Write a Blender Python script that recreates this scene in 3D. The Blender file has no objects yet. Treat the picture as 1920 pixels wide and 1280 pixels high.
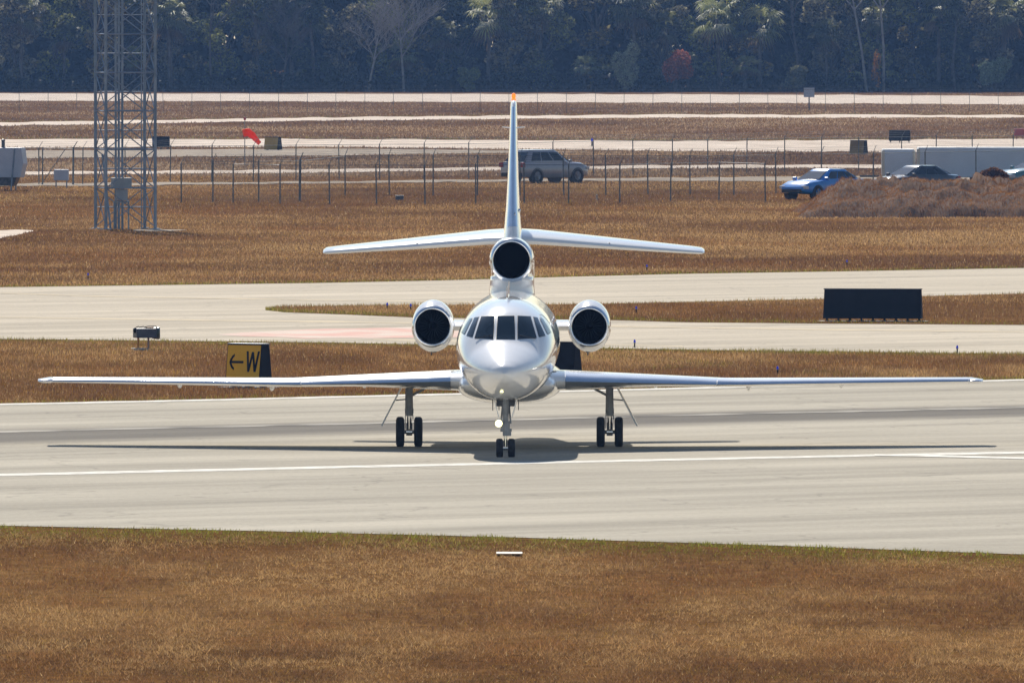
import bpy, math, random
import numpy as np
from mathutils import Vector, Matrix
from mathutils.bvhtree import BVHTree
R = math.radians
random.seed(7); rng = np.random.default_rng(7)
sc = bpy.context.scene
COL = sc.collection

# ------------------------------------------------------------------ camera
F = 30240.0; CH = 8.9; Y0 = -3.0          # focal length in px of a 1920 px wide frame, eye height, horizon row
cam_d = bpy.data.cameras.new('camera'); cam = bpy.data.objects.new('camera', cam_d); COL.objects.link(cam)
cam_d.sensor_width = 36; cam_d.lens = F/1920*36
cam_d.clip_start = 1; cam_d.clip_end = 8000
cam.location = (0, 0, CH)
PITCH = math.atan((640-Y0)/F)
cam.rotation_euler = (math.pi/2-PITCH, 0, 0)
sc.camera = cam
sc.render.resolution_x = 1024; sc.render.resolution_y = 682

# ------------------------------------------------------------------ light
SX, SY = 0.175, -1.25                       # run of a shadow for one metre of height
to_sun = Vector((-SX, -SY, 1)).normalized()
elev = math.asin(to_sun.z); azim = math.atan2(to_sun.x, to_sun.y)
w = bpy.data.worlds.new('World'); sc.world = w; w.use_nodes = True
nt = w.node_tree; bg = nt.nodes['Background']
sky = nt.nodes.new('ShaderNodeTexSky'); sky.sky_type = 'NISHITA'; sky.sun_disc = False
sky.sun_elevation = elev; sky.sun_rotation = azim; sky.air_density = 1.0; sky.dust_density = 0.25; sky.ozone_density = 1.5
nt.links.new(sky.outputs[0], bg.inputs[0]); bg.inputs[1].default_value = 0.066
sun_d = bpy.data.lights.new('sun', 'SUN'); sun = bpy.data.objects.new('sun', sun_d); COL.objects.link(sun)
sun_d.energy = 4.9; sun_d.angle = R(0.5); sun_d.color = (1.0, 0.93, 0.83)
sun.rotation_euler = (-to_sun).to_track_quat('-Z', 'Y').to_euler(); sun.location = (0, 300, 60)
sc.view_settings.view_transform = 'Standard'; sc.view_settings.look = 'None'
sc.view_settings.exposure = 0.5; sc.view_settings.gamma = 1

# ------------------------------------------------------------------ helpers
def G(px, py):                               # a point of the flat ground
    Y = F*CH/(py-Y0); return ((px-960)/F*Y, Y)
def P(px, py, Y):                            # a point at distance Y
    return Vector(((px-960)/F*Y, Y, CH-(py-Y0)/F*Y))
def S(Y): return F/Y

def mat(name, base, rough=0.6, metal=0.0, coat=0.0, emit=None, estr=0, spec=0.5):
    m = bpy.data.materials.new(name); m.use_nodes = True
    b = m.node_tree.nodes['Principled BSDF']
    b.inputs['Base Color'].default_value = (*base, 1); b.inputs['Roughness'].default_value = rough
    b.inputs['Metallic'].default_value = metal; b.inputs['Coat Weight'].default_value = coat
    b.inputs['Specular IOR Level'].default_value = spec
    if emit: b.inputs['Emission Color'].default_value = (*emit, 1); b.inputs['Emission Strength'].default_value = estr
    return m
def nmat(name, c1, c2, scale=4.0, rough=0.6, detail=5, stretch=(1, 1, 1), bump=0.0, metal=0.0, coat=0.0, lo=0.35, hi=0.65, spec=0.5, coords='Object'):
    m = mat(name, c1, rough, metal, coat, spec=spec); t = m.node_tree; N = t.nodes.new; L = t.links.new; b = t.nodes['Principled BSDF']
    tc = N('ShaderNodeTexCoord'); mp = N('ShaderNodeMapping'); mp.inputs['Scale'].default_value = stretch
    nz = N('ShaderNodeTexNoise'); nz.inputs['Scale'].default_value = scale; nz.inputs['Detail'].default_value = detail
    cr = N('ShaderNodeValToRGB'); cr.color_ramp.elements[0].position = lo; cr.color_ramp.elements[1].position = hi
    cr.color_ramp.elements[0].color = (*c1, 1); cr.color_ramp.elements[1].color = (*c2, 1)
    L(tc.outputs[coords], mp.inputs[0]); L(mp.outputs[0], nz.inputs['Vector']); L(nz.outputs['Fac'], cr.inputs[0]); L(cr.outputs[0], b.inputs['Base Color'])
    if bump:
        bp = N('ShaderNodeBump'); bp.inputs['Strength'].default_value = bump; bp.inputs['Distance'].default_value = 0.02
        L(nz.outputs['Fac'], bp.inputs['Height']); L(bp.outputs[0], b.inputs['Normal'])
    return m

class MB:
    def __init__(s): s.v = []; s.f = []
    def add(s, vs, fs):
        o = len(s.v); s.v += [tuple(v) for v in vs]; s.f += [tuple(i+o for i in f) for f in fs]; return s
    def box(s, c, d, rot=None, taper=(1, 1)):
        x, y, z = d[0]/2, d[1]/2, d[2]/2; vs = []
        for k in (-1, 1):
            tx, ty = (1, 1) if k < 0 else taper
            for a, b in ((-1, -1), (1, -1), (1, 1), (-1, 1)): vs.append(Vector((a*x*tx, b*y*ty, k*z)))
        if rot is not None: vs = [rot @ v for v in vs]
        c = Vector(c); vs = [v+c for v in vs]
        return s.add(vs, [(3, 2, 1, 0), (4, 5, 6, 7), (0, 1, 5, 4), (1, 2, 6, 5), (2, 3, 7, 6), (3, 0, 4, 7)])
    def tube(s, p0, p1, r0, r1=None, n=8, cap=True):
        p0 = Vector(p0); p1 = Vector(p1); r1 = r0 if r1 is None else r1
        d = (p1-p0).normalized(); a = d.orthogonal().normalized(); b = d.cross(a); vs = []
        for p, r in ((p0, r0), (p1, r1)):
            for i in range(n):
                t = 2*math.pi*i/n; vs.append(p+a*math.cos(t)*r+b*math.sin(t)*r)
        fs = [(i, (i+1) % n, n+(i+1) % n, n+i) for i in range(n)]
        if cap: fs += [tuple(range(n-1, -1, -1)), tuple(range(n, 2*n))]
        return s.add(vs, fs)
    def rings(s, rings, cap0=True, cap1=True, closed=True):
        n = len(rings[0]); vs = [p for r in rings for p in r]; fs = []
        for k in range(len(rings)-1):
            for i in range(n if closed else n-1):
                j = (i+1) % n; fs.append((k*n+i, k*n+j, (k+1)*n+j, (k+1)*n+i))
        if cap0: fs.append(tuple(range(n-1, -1, -1)))
        if cap1: fs.append(tuple((len(rings)-1)*n+i for i in range(n)))
        return s.add(vs, fs)
    def lathe(s, c, axis, prof, n=24, cap0=False, cap1=False, ell=None):
        c = Vector(c); axis = Vector(axis).normalized()
        a = Vector((0, 0, 1)) if abs(axis.z) < .9 else Vector((1, 0, 0))
        a = (a-axis*a.dot(axis)).normalized(); b = axis.cross(a); rr = []
        for k, (d, r) in enumerate(prof):
            ea, eb = ell[k] if ell else (1, 1)
            rr.append([c+axis*d+a*math.cos(2*math.pi*i/n)*r*ea+b*math.sin(2*math.pi*i/n)*r*eb for i in range(n)])
        return s.rings(rr, cap0, cap1)
    def ball(s, c, r, n=12, m=8):
        rx, ry, rz = r if isinstance(r, tuple) else (r, r, r); rr = []
        for k in range(m+1):
            t = math.pi*(k+.02)/(m+.04); rr.append([(c[0]+rx*math.sin(t)*math.cos(2*math.pi*i/n), c[1]+ry*math.sin(t)*math.sin(2*math.pi*i/n), c[2]+rz*math.cos(t)) for i in range(n)])
        return s.rings(rr)
    def prism(s, poly, t0, t1, fn):           # polygon (u,v) thickened from t0 to t1, fn(u,v,t) -> point
        n = len(poly); vs = [fn(u, v, t0) for u, v in poly]+[fn(u, v, t1) for u, v in poly]
        return s.add(vs, [tuple(range(n-1, -1, -1)), tuple(range(n, 2*n))]+[(i, (i+1) % n, n+(i+1) % n, n+i) for i in range(n)])
    def build(s, name, m, parent=None, smooth=False, bevel=0, fix=True):
        me = bpy.data.meshes.new(name); me.from_pydata(s.v, [], s.f)
        if fix:
            import bmesh
            bm = bmesh.new(); bm.from_mesh(me); bmesh.ops.recalc_face_normals(bm, faces=bm.faces)
            if bevel: bmesh.ops.bevel(bm, geom=list(bm.edges), offset=bevel, segments=2, affect='EDGES', profile=.5)
            bm.to_mesh(me); bm.free()
        if m: me.materials.append(m)
        if smooth:
            me.polygons.foreach_set('use_smooth', [True]*len(me.polygons))
            if smooth != 'all':
                try: me.set_sharp_from_angle(angle=R(40))
                except Exception: pass
        o = bpy.data.objects.new(name, me); COL.objects.link(o)
        if parent: o.parent = parent
        return o
def tag(o, label=None, cat=None, group=None, kind=None):
    if label: o['label'] = label
    if cat: o['category'] = cat
    if group: o['group'] = group
    if kind: o['kind'] = kind
    return o
def empty(name, loc, rz, label, cat, group=None):
    o = bpy.data.objects.new(name, None); COL.objects.link(o); o.location = loc; o.rotation_euler = (0, 0, rz)
    return tag(o, label, cat, group)
def copy_tree(o, parent=None):
    c = o.copy(); COL.objects.link(c)
    if parent: c.parent = parent
    for ch in [k for k in COL.objects if k.parent == o]: copy_tree(ch, c)
    return c

def vnoise(x, y, seed=0):                    # 2-D value noise, 0..1
    r = np.random.default_rng(seed); T = r.random((256, 256))
    xi = np.floor(x).astype(int); yi = np.floor(y).astype(int); fx = x-xi; fy = y-yi
    fx = fx*fx*(3-2*fx); fy = fy*fy*(3-2*fy); a = xi & 255; b = yi & 255; a1 = (a+1) & 255; b1 = (b+1) & 255
    return (T[a, b]*(1-fx)+T[a1, b]*fx)*(1-fy)+(T[a, b1]*(1-fx)+T[a1, b1]*fx)*fy

# ------------------------------------------------------------------ materials of the setting
def ground_mat():
    m = mat('soil_and_thatch', (.2, .13, .07), 1, spec=0); t = m.node_tree; N = t.nodes.new; L = t.links.new; b = t.nodes['Principled BSDF']
    g = N('ShaderNodeNewGeometry'); cols = []
    n1 = N('ShaderNodeTexNoise'); n1.inputs['Scale'].default_value = .09; n1.inputs['Detail'].default_value = 6
    n2 = N('ShaderNodeTexNoise'); n2.inputs['Scale'].default_value = 1.7; n2.inputs['Detail'].default_value = 5
    L(g.outputs['Position'], n1.inputs['Vector']); L(g.outputs['Position'], n2.inputs['Vector'])
    r1 = N('ShaderNodeValToRGB'); e = r1.color_ramp.elements
    e[0].position = .3; e[0].color = (.10, .050, .018, 1); e[1].position = .72; e[1].color = (.20, .115, .045, 1)
    q = e.new(.5); q.color = (.15, .08, .03, 1)
    r2 = N('ShaderNodeValToRGB'); e = r2.color_ramp.elements
    e[0].position = .3; e[0].color = (.6, .6, .6, 1); e[1].position = .7; e[1].color = (1.25, 1.2, 1.15, 1)
    mx = N('ShaderNodeMix'); mx.data_type = 'RGBA'; mx.blend_type = 'MULTIPLY'; mx.inputs['Factor'].default_value = 1
    L(n1.outputs['Fac'], r1.inputs[0]); L(n2.outputs['Fac'], r2.inputs[0]); L(r1.outputs[0], mx.inputs['A']); L(r2.outputs[0], mx.inputs['B']); L(mx.outputs['Result'], b.inputs['Base Color'])
    return m
def pave_mat(name, base, band=None):
    m = mat(name, base, 1, spec=.02); t = m.node_tree; N = t.nodes.new; L = t.links.new; b = t.nodes['Principled BSDF']
    g = N('ShaderNodeNewGeometry')
    rot = N('ShaderNodeMapping'); rot.inputs['Rotation'].default_value = (0, 0, R(-44)); L(g.outputs['Position'], rot.inputs[0])
    st = N('ShaderNodeMapping'); st.inputs['Scale'].default_value = (.035, .33, 1); L(rot.outputs[0], st.inputs[0])
    na = N('ShaderNodeTexNoise'); na.inputs['Scale'].default_value = 1; na.inputs['Detail'].default_value = 8; na.inputs['Roughness'].default_value = .65; L(st.outputs[0], na.inputs['Vector'])
    nb = N('ShaderNodeTexNoise'); nb.inputs['Scale'].default_value = 9; nb.inputs['Detail'].default_value = 6; nb.inputs['Roughness'].default_value = .8; L(g.outputs['Position'], nb.inputs['Vector'])
    ra = N('ShaderNodeValToRGB'); e = ra.color_ramp.elements
    e[0].position = .32; e[0].color = (*[c*.72 for c in base], 1); e[1].position = .68; e[1].color = (*[c*1.12 for c in base], 1)
    rb = N('ShaderNodeValToRGB'); e = rb.color_ramp.elements
    e[0].position = .3; e[0].color = (.8, .8, .8, 1); e[1].position = .7; e[1].color = (1.16, 1.16, 1.16, 1)
    mx = N('ShaderNodeMix'); mx.data_type = 'RGBA'; mx.blend_type = 'MULTIPLY'; mx.inputs['Factor'].default_value = 1
    L(na.outputs['Fac'], ra.inputs[0]); L(nb.outputs['Fac'], rb.inputs[0]); L(ra.outputs[0], mx.inputs['A']); L(rb.outputs[0], mx.inputs['B'])
    out = mx.outputs['Result']
    # thin transverse joints and sealed cracks
    wv = N('ShaderNodeTexVoronoi'); wv.feature = 'DISTANCE_TO_EDGE'; wv.inputs['Scale'].default_value = .16
    wn = N('ShaderNodeTexNoise'); wn.inputs['Scale'].default_value = .4; wn.inputs['Detail'].default_value = 4; L(g.outputs['Position'], wn.inputs['Vector'])
    wa = N('ShaderNodeVectorMath'); wa.operation = 'MULTIPLY_ADD'; wa.inputs[1].default_value = (3, 3, 3); L(wn.outputs['Color'], wa.inputs[0]); L(g.outputs['Position'], wa.inputs[2]); L(wa.outputs[0], wv.inputs['Vector'])
    cr = N('ShaderNodeMapRange'); cr.inputs['From Min'].default_value = 0; cr.inputs['From Max'].default_value = .012; cr.inputs['To Min'].default_value = .28; cr.inputs['To Max'].default_value = 0; L(wv.outputs['Distance'], cr.inputs['Value'])
    mc = N('ShaderNodeMix'); mc.data_type = 'RGBA'; L(cr.outputs[0], mc.inputs['Factor']); L(out, mc.inputs['A']); mc.inputs['B'].default_value = (.09, .085, .08, 1); out = mc.outputs['Result']
    if band:                                  # tyre rubber laid down along the centre line
        (x0, y0), (x1, y1), hw = band; d = Vector((x1-x0, y1-y0)).normalized(); n = Vector((-d.y, d.x)); c = n.x*x0+n.y*y0
        dp = N('ShaderNodeVectorMath'); dp.operation = 'DOT_PRODUCT'; dp.inputs[1].default_value = (n.x, n.y, 0); L(g.outputs['Position'], dp.inputs[0])
        sb = N('ShaderNodeMath'); sb.operation = 'SUBTRACT'; sb.inputs[1].default_value = c; L(dp.outputs['Value'], sb.inputs[0])
        ab = N('ShaderNodeMath'); ab.operation = 'ABSOLUTE'; L(sb.outputs[0], ab.inputs[0])
        ad = N('ShaderNodeMath'); ad.operation = 'MULTIPLY_ADD'; ad.inputs[1].default_value = 5.0; L(na.outputs['Fac'], ad.inputs[0]); L(ab.outputs[0], ad.inputs[2])
        mr = N('ShaderNodeMapRange'); mr.interpolation_type = 'SMOOTHSTEP'; mr.inputs['From Min'].default_value = hw-.2; mr.inputs['From Max'].default_value = hw+3.4; mr.inputs['To Min'].default_value = .66; mr.inputs['To Max'].default_value = 0; L(ad.outputs[0], mr.inputs['Value'])
        m2 = N('ShaderNodeMix'); m2.data_type = 'RGBA'; L(mr.outputs[0], m2.inputs['Factor']); L(out, m2.inputs['A']); m2.inputs['B'].default_value = (.075, .07, .068, 1); out = m2.outputs['Result']
    L(out, b.inputs['Base Color'])
    bp = N('ShaderNodeBump'); bp.inputs['Strength'].default_value = .25; bp.inputs['Distance'].default_value = .01; L(nb.outputs['Fac'], bp.inputs['Height']); L(bp.outputs[0], b.inputs['Normal'])
    return m

M_soil = ground_mat()
CL0, CL1 = G(0, 819), G(1920, 771)
M_run = pave_mat('runway_concrete', (.43, .395, .325), (CL0, CL1, 4.2))
M_taxi = pave_mat('taxiway_concrete', (.53, .47, .375))
M_white = nmat('road_paint_white', (.55, .53, .47), (.82, .80, .73), 2.5, 1, spec=.02, coords='Object')
M_sand = nmat('pale_sand', (.50, .42, .345), (.74, .64, .54), .35, 1, 7, spec=.0, stretch=(1, 1, 1))
M_sandg = nmat('grey_sand_and_gravel', (.28, .235, .185), (.44, .38, .31), .5, 1, 6, spec=.0)

# ------------------------------------------------------------------ ground
XL, XR = -1500, 3420
def ext(pts):
    (a, ya), (b, yb) = pts[0], pts[1]; (c, yc), (d, yd) = pts[-2], pts[-1]; out = list(pts)
    k = (yb-ya)/(b-a)*.6
    if a <= 0: out = [(XL, ya+k*(XL-a))]+out
    k = (yd-yc)/(d-c)*.6
    if d >= 1920: out = out+[(XR, yd+k*(XR-d))]
    return out
def yat(pts, x): return np.interp(x, [p[0] for p in pts], [p[1] for p in pts])
def strip(name, top, bot, z, m, label=None, step=40, wob=0.0, seed=1):
    x0 = max(top[0][0], bot[0][0]); x1 = min(top[-1][0], bot[-1][0]); n = max(2, int((x1-x0)/step)); mb = MB(); rows = []
    for k in range(n+1):
        x = x0+(x1-x0)*k/n; a = float(yat(top, x)); b = float(yat(bot, x))
        if wob:
            a += wob*(float(vnoise(np.array([x/37.]), np.array([seed*3.3]), seed)[0])-.5); b += wob*(float(vnoise(np.array([x/29.]), np.array([seed*5.7]), seed+9)[0])-.5)
        rows.append((x, a, b))
    vs = []; fs = []
    for x, a, b in rows:
        for y in (a, b): q = G(x, y); vs.append((q[0], q[1], z))
    for k in range(n): fs.append((2*k, 2*k+1, 2*k+3, 2*k+2))
    o = mb.add(vs, fs).build(name, m); tag(o, label, None, None, 'structure')
    for p in o.data.polygons:
        pass
    import bmesh
    bm = bmesh.new(); bm.from_mesh(o.data)
    for f in bm.faces:
        if f.normal.z < 0: f.normal_flip()
    bm.to_mesh(o.data); bm.free()
    return o

gd = MB(); gd.add([(-1400, -60, 0), (1400, -60, 0), (1400, 2900, 0), (-1400, 2900, 0)], [(0, 1, 2, 3)])
tag(gd.build('ground', M_soil), 'brown winter grassland of the airfield', None, None, 'structure')

E_near = ext([(0, 986), (480, 996), (960, 1008), (1440, 1023), (1920, 1040)])
E_run = ext([(0, 757), (300, 751), (640, 743), (960, 735), (1280, 727), (1850, 713), (1920, 711)])
E_t2b = ext([(0, 636), (300, 639), (640, 643), (960, 650), (1280, 656), (1600, 660), (1920, 664)])
E_t2t = ext([(0, 539), (300, 535), (600, 531), (840, 526), (1010, 521), (1280, 514), (1600, 509), (1920, 503)])
I_top = [(498, 581.5), (530, 577), (640, 574), (780, 573), (1100, 571), (1280, 567), (1550, 561), (1920, 551), (XR, 530)]
I_bot = [(498, 582), (530, 586), (640, 590), (780, 596), (1160, 601), (1280, 605), (1640, 608), (1920, 610), (XR, 618)]
strip('runway', E_run, E_near, .010, M_run, 'wide pale concrete runway the jet stands on')
strip('taxiway', E_t2t, E_t2b, .010, M_taxi, 'pale taxiway pavement beyond the second grass strip')
strip('grass_island', I_top, I_bot, .016, M_soil, 'narrow brown grass island splitting the far taxiway')
# painted lines
L1 = ext([(0, 889), (640, 874.5), (1280, 860.5), (1700, 851.5), (1920, 847)]); L1b = [(x, y+4.6-1.2*(x/1920 if 0 < x < 1920 else 0)) for x, y in L1]
strip('painted_line', L1, L1b, .015, M_white, 'long white painted line in front of the nose wheel', wob=.5)
L2 = [(1640, 852.5), (1700, 853), (1920, 858.5), (XR, 890)]; strip('painted_line', L2, [(x, y+3.6) for x, y in L2], .019, M_white, 'white painted line branching off near the right wing shadow')
L3 = ext([(0, 809), (640, 794.5), (1280, 778), (1920, 763)])
strip('painted_line', L3, [(x, y+2.6) for x, y in L3], .015, nmat('worn_paint', (.16, .15, .135), (.50, .47, .41), .5, 1, spec=.02), 'worn pale centre line along the dark tyre rubber band', step=15, wob=1)
strip('painted_line', [(x, y+.5) for x, y in E_run], [(x, y+3.2) for x, y in E_run], .015, M_white, 'white edge line on the far side of the runway', wob=.8)
M_yel = nmat('faded_cream_paint', (.50, .44, .34), (.66, .57, .42), .35, 1, spec=.0)
for k, (pts, th) in enumerate([([(0, 549), (200, 556), (640, 563), (900, 566)], 1.6), ([(-200, 592), (0, 594), (300, 599), (640, 603), (1100, 611), (1600, 618), (1920, 622)], 2.2),
                               ([(700, 636), (1000, 643), (1280, 649)], 2.0)]):
    strip('painted_line', pts, [(x, y+th) for x, y in pts], .015, M_yel, ['faded cream line on the far taxiway above the grass island', 'faded cream line on the near half of the far taxiway', 'cream edge line of the taxiway near the jet nacelles'][k], step=20, wob=1)
M_red = nmat('faded_red_paint', (.56, .47, .39), (.56, .32, .26), .55, 1, 6, lo=.40, hi=.60, stretch=(1, .4, 1))
strip('painted_marking', [(410, 627), (560, 619), (780, 614), (860, 613)], [(410, 629), (560, 635), (780, 634), (860, 633)], .015, M_red, 'faded red painted surface sign on the taxiway left of the jet', wob=2)
# sandy tracks in the rough ground
tracks = [([(0, 176), (640, 176), (1280, 177), (1920, 180)], [(0, 189), (640, 191), (1280, 193), (1920, 196)], M_sand, 3, 'bright sandy track at the foot of the woods'),
    ([(0, 230), (640, 220), (1280, 215), (1920, 216)], [(0, 236), (640, 226), (1280, 221), (1920, 221)], M_sand, 3, 'thin pale track across the far grass'),
    ([(0, 261), (640, 261), (1280, 265), (1920, 261)], [(0, 277), (640, 276), (1280, 284), (1920, 286)], M_sand, 3, 'wide pale sandy track behind the fences'),
    ([(0, 283), (640, 279), (900, 282), (1100, 285)], [(0, 298), (640, 292), (900, 288), (1100, 285.5)], M_sandg, 2, 'grey gravel shoulder below the wide sandy track'),
    ([(0, 323), (640, 318), (1280, 310), (1700, 310), (1920, 310)], [(0, 329), (640, 324), (1280, 316), (1700, 316), (1920, 316)], M_sand, 3, 'thin pale track passing behind the grey car'),
    ([(0, 345), (300, 343), (640, 341), (1100, 335), (1500, 332), (1920, 330)], [(0, 350), (300, 348), (640, 344), (1100, 340), (1500, 341), (1920, 340)], M_sandg, 3, 'faint gravel track the grey car drives on')]
EXT = []
for k, (t, b, m, wb, lb) in enumerate(tracks):
    if t[-1][0] >= 1920: t, b = ext(t), ext(b)
    EXT.append((t, b)); strip('track', t, b, .010+.003*k, m, lb, step=8, wob=wb*.7, seed=k+2)
SP = [([(-200, 436), (-60, 433), (30, 431), (62, 432)], [(-200, 452), (-60, 450), (0, 447), (62, 434)]), ([(250, 431), (290, 430), (350, 431.5)], [(250, 433), (290, 434.5), (350, 432.5)])]
strip('sand_patch', *SP[0], .010, M_sand, 'bare pale sand patch at the left edge beyond the taxiway', step=8, wob=2)
strip('sand_patch', *SP[1], .010, M_sandg, 'bare sand at the foot of the lattice tower', step=8, wob=1.5, seed=5)

# ------------------------------------------------------------------ grass
def grass_mat():
    m = bpy.data.materials.new('dry_grass'); m.use_nodes = True; t = m.node_tree; N = t.nodes.new; L = t.links.new
    b = t.nodes['Principled BSDF']; b.inputs['Roughness'].default_value = 1; b.inputs['Specular IOR Level'].default_value = .0
    a = N('ShaderNodeAttribute'); a.attribute_name = 'col'; L(a.outputs['Color'], b.inputs['Base Color'])
    tr = N('ShaderNodeBsdfTranslucent'); L(a.outputs['Color'], tr.inputs['Color'])
    mx = N('ShaderNodeMixShader'); mx.inputs[0].default_value = .42; L(b.outputs[0], mx.inputs[1]); L(tr.outputs[0], mx.inputs[2]); L(mx.outputs[0], t.nodes['Material Output'].inputs['Surface'])
    return m
M_grass = grass_mat()
def blades(name, X, Y, Z, H, W, colr, label, lean=.5):
    n = len(X); a = rng.random(n)*2*np.pi; la = rng.random(n)*2*np.pi; ln = H*lean*rng.random(n)
    dx = np.cos(a)*W/2; dy = np.sin(a)*W/2
    v = np.empty((n, 3, 3), np.float32)
    v[:, 0] = np.stack([X-dx, Y-dy, Z], 1); v[:, 1] = np.stack([X+dx, Y+dy, Z], 1)
    v[:, 2] = np.stack([X+np.cos(la)*ln, Y+np.sin(la)*ln, Z+H], 1)
    me = bpy.data.meshes.new(name); me.vertices.add(3*n); me.vertices.foreach_set('co', v.ravel())
    me.loops.add(3*n); me.loops.foreach_set('vertex_index', np.arange(3*n, dtype=np.int32))
    me.polygons.add(n); me.polygons.foreach_set('loop_start', np.arange(0, 3*n, 3, dtype=np.int32))
    me.update(calc_edges=True)
    ca = me.color_attributes.new('col', 'FLOAT_COLOR', 'POINT'); c = np.ones((n, 3, 4), np.float32); c[:, :, :3] = colr[:, None, :]
    ca.data.foreach_set('color', c.ravel()); me.materials.append(M_grass)
    o = bpy.data.objects.new(name, me); COL.objects.link(o); tag(o, label, None, None, 'stuff'); return o
C_rust = np.array([.27, .125, .045]); C_tan = np.array([.47, .29, .125]); C_brown = np.array([.185, .095, .042]); C_grn = np.array([.22, .20, .03]); C_gold = np.array([.44, .26, .05]); C_straw = np.array([.50, .36, .19])
def grass_cols(X, Y, edge, greenness=.12, gold=.1, tan=.5, seed=0, fx=.12, fy=.05, grey=0):
    n1 = vnoise(X*fx, Y*fy, seed+1)*.6+vnoise(X*fx*3.7, Y*fy*3.3, seed+2)*.4; n2 = vnoise(X*fx*2.1+9, Y*fy*2.3+5, seed+3)*.6+vnoise(X*fx*7, Y*fy*6, seed+6)*.4; n3 = vnoise(X*3, Y*.8, seed+4); r = rng.random(len(X))
    t = np.clip((n1-.5)*3.2+tan+(r-.5)*.7, 0, 1)[:, None]
    c = C_brown*(1-t)+C_tan*t
    k = np.clip((n2-.45)*2.5+(rng.random(len(X))-.5)*.6, 0, 1)[:, None]*.8; c = c*(1-k)+C_rust*k
    k = ((n3*.6+rng.random(len(X))*.6) > 1.12-gold)[:, None]*.7; c = c*(1-k)+C_gold*k
    g = np.clip(edge*1.1+greenness*2*(n2 < .35)+(rng.random(len(X))-.5)*.5, 0, 1)*(rng.random(len(X)) < edge*.8+greenness); g = g[:, None]; c = c*(1-g)+C_grn*g
    k = (rng.random(len(X)) < .04)[:, None]*.8; c = c*(1-k)+C_straw*k
    c = c*(1-grey)+grey*c.mean(1)[:, None]*np.array([1.08, 1, .92])
    return c*(.55+.9*rng.random(len(X)))[:, None]
def place(n, x0, x1, ytop, ybot, hfun, wpx, label, keep=None, edges=(), lean=.5, clump=0, bands=None, gbands=None, **kw):
    px = rng.random(n)*(x1-x0)+x0; t = rng.random(n)
    top = yat(ytop, px); bot = yat(ybot, px); py = top+(bot-top)*t
    Y = F*CH/(py-Y0); X = (px-960)/F*Y
    if clump:
        cl = vnoise(X*7, Y*1.1, 77)*.5+vnoise(X*15, Y*2.6, 78)*.5; m = rng.random(n) < np.clip((cl-.5)*3+.62, .12, 1); X, Y, px, py = X[m], Y[m], px[m], py[m]
    else: cl = None
    if keep is not None: m = keep(px, py); X, Y, px, py = X[m], Y[m], px[m], py[m]
    e = np.zeros(len(X))
    for ed, wd in edges: e = np.maximum(e, np.clip(1-np.abs(py-yat(ed, px))/wd, 0, 1))
    wv = (vnoise(X*.12, Y*.02, 88)-.5)*(16 if bands else 0)
    if bands: kw['tan'] = np.interp(py+wv, *bands)
    if gbands: kw['greenness'] = np.interp(py+wv, *gbands)
    H = hfun(len(X), Y, X); W = wpx*(.5+rng.random(len(X)))
    return blades('grass', X, Y, np.zeros(len(X)), H, W, grass_cols(X, Y, e, **kw), label, lean)
FR = [(XL, 1330), (XR, 1330)]
def tall(h):
    return lambda n, Y, X: h*(.35+.9*rng.random(n)**1.4)*(.7+.6*vnoise(X*.8, Y*.2, 31))
place(640000, -350, 2270, E_near, FR, tall(.058), .010, 'tall dry brown grass in front of the runway', edges=[([(x, y+6) for x, y in E_near], 34)], lean=1.7, greenness=.07, gold=.09, clump=1, fx=.3, fy=.09, bands=([1000, 1035, 1060, 1110, 1160, 1210, 1290], [.15, .25, .70, .62, .45, .42, .32]), gbands=([1010, 1045, 1060, 1230, 1290], [.16, .12, .05, .06, .20]))
place(170000, -350, 2270, E_t2b, E_run, tall(.09), .016, 'rust brown grass strip between runway and taxiway', edges=[(E_near, 16), (E_t2b, 9), (E_run, 5)], gold=.12, bands=([640, 670, 700, 722, 760], [.45, .60, .45, .10, .05]), gbands=([640, 655, 700, 718, 760], [.35, .30, .28, .06, .08]), seed=5, fx=.2, fy=.06)
place(50000, 498, 2270, I_top, I_bot, tall(.11), .02, 'brown grass growing on the island in the taxiway', edges=[(I_bot, 8), (I_top, 3)], greenness=.12, gold=.05, tan=.3, seed=9)
def keep3(px, py):
    ok = np.ones(len(px), bool)
    for t, b in EXT+SP:
        x0 = max(t[0][0], b[0][0]); x1 = min(t[-1][0], b[-1][0]); ok &= ~((px > x0) & (px < x1) & (py > yat(t, px)-.3) & (py < yat(b, px)+.3))
    return ok
place(420000, -300, 2220, [(XL, 330), (XR, 330)], E_t2t, tall(.085), .035, 'rough brown and tan grass beyond the taxiway up to the fences', keep3, edges=[(E_t2t, 4)], gold=.12, bands=([330, 350, 372, 390, 415, 435, 460, 480, 500, 530], [.62, .70, .62, .25, .30, .62, .72, .50, .12, .05]), gbands=([330, 360, 385, 410, 500, 530], [.05, .22, .18, .05, .08, .20]), seed=13, fx=.07, fy=.035)
place(240000, -250, 2170, [(XL, 177), (XR, 177)], [(XL, 331), (XR, 331)], tall(.13), .08, 'far tan grass between the pale sandy tracks', keep3, edges=[(EXT[2][0], 5), (EXT[1][0], 4)], greenness=.06, gold=.03, tan=.6, seed=17, fx=.05, fy=.02, grey=.35)
# low weeds that stay green along the near edge
n = 3500; px = rng.random(n)*2600-340; m = vnoise(px/61., px*0, 55) > .42; px = px[m]; py = yat(E_near, px)+rng.random(len(px))*7-1
Y = F*CH/(py-Y0); X = (px-960)/F*Y
c = np.tile(np.array([.24, .24, .04]), (len(X), 1))*(.6+.8*rng.random(len(X)))[:, None]
blades('grass', X, Y, np.zeros(len(X)), .03+.07*rng.random(len(X))*vnoise(px/23., px*0, 55), .018*np.ones(len(X)), c, 'green weeds along the near edge of the runway')

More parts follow.
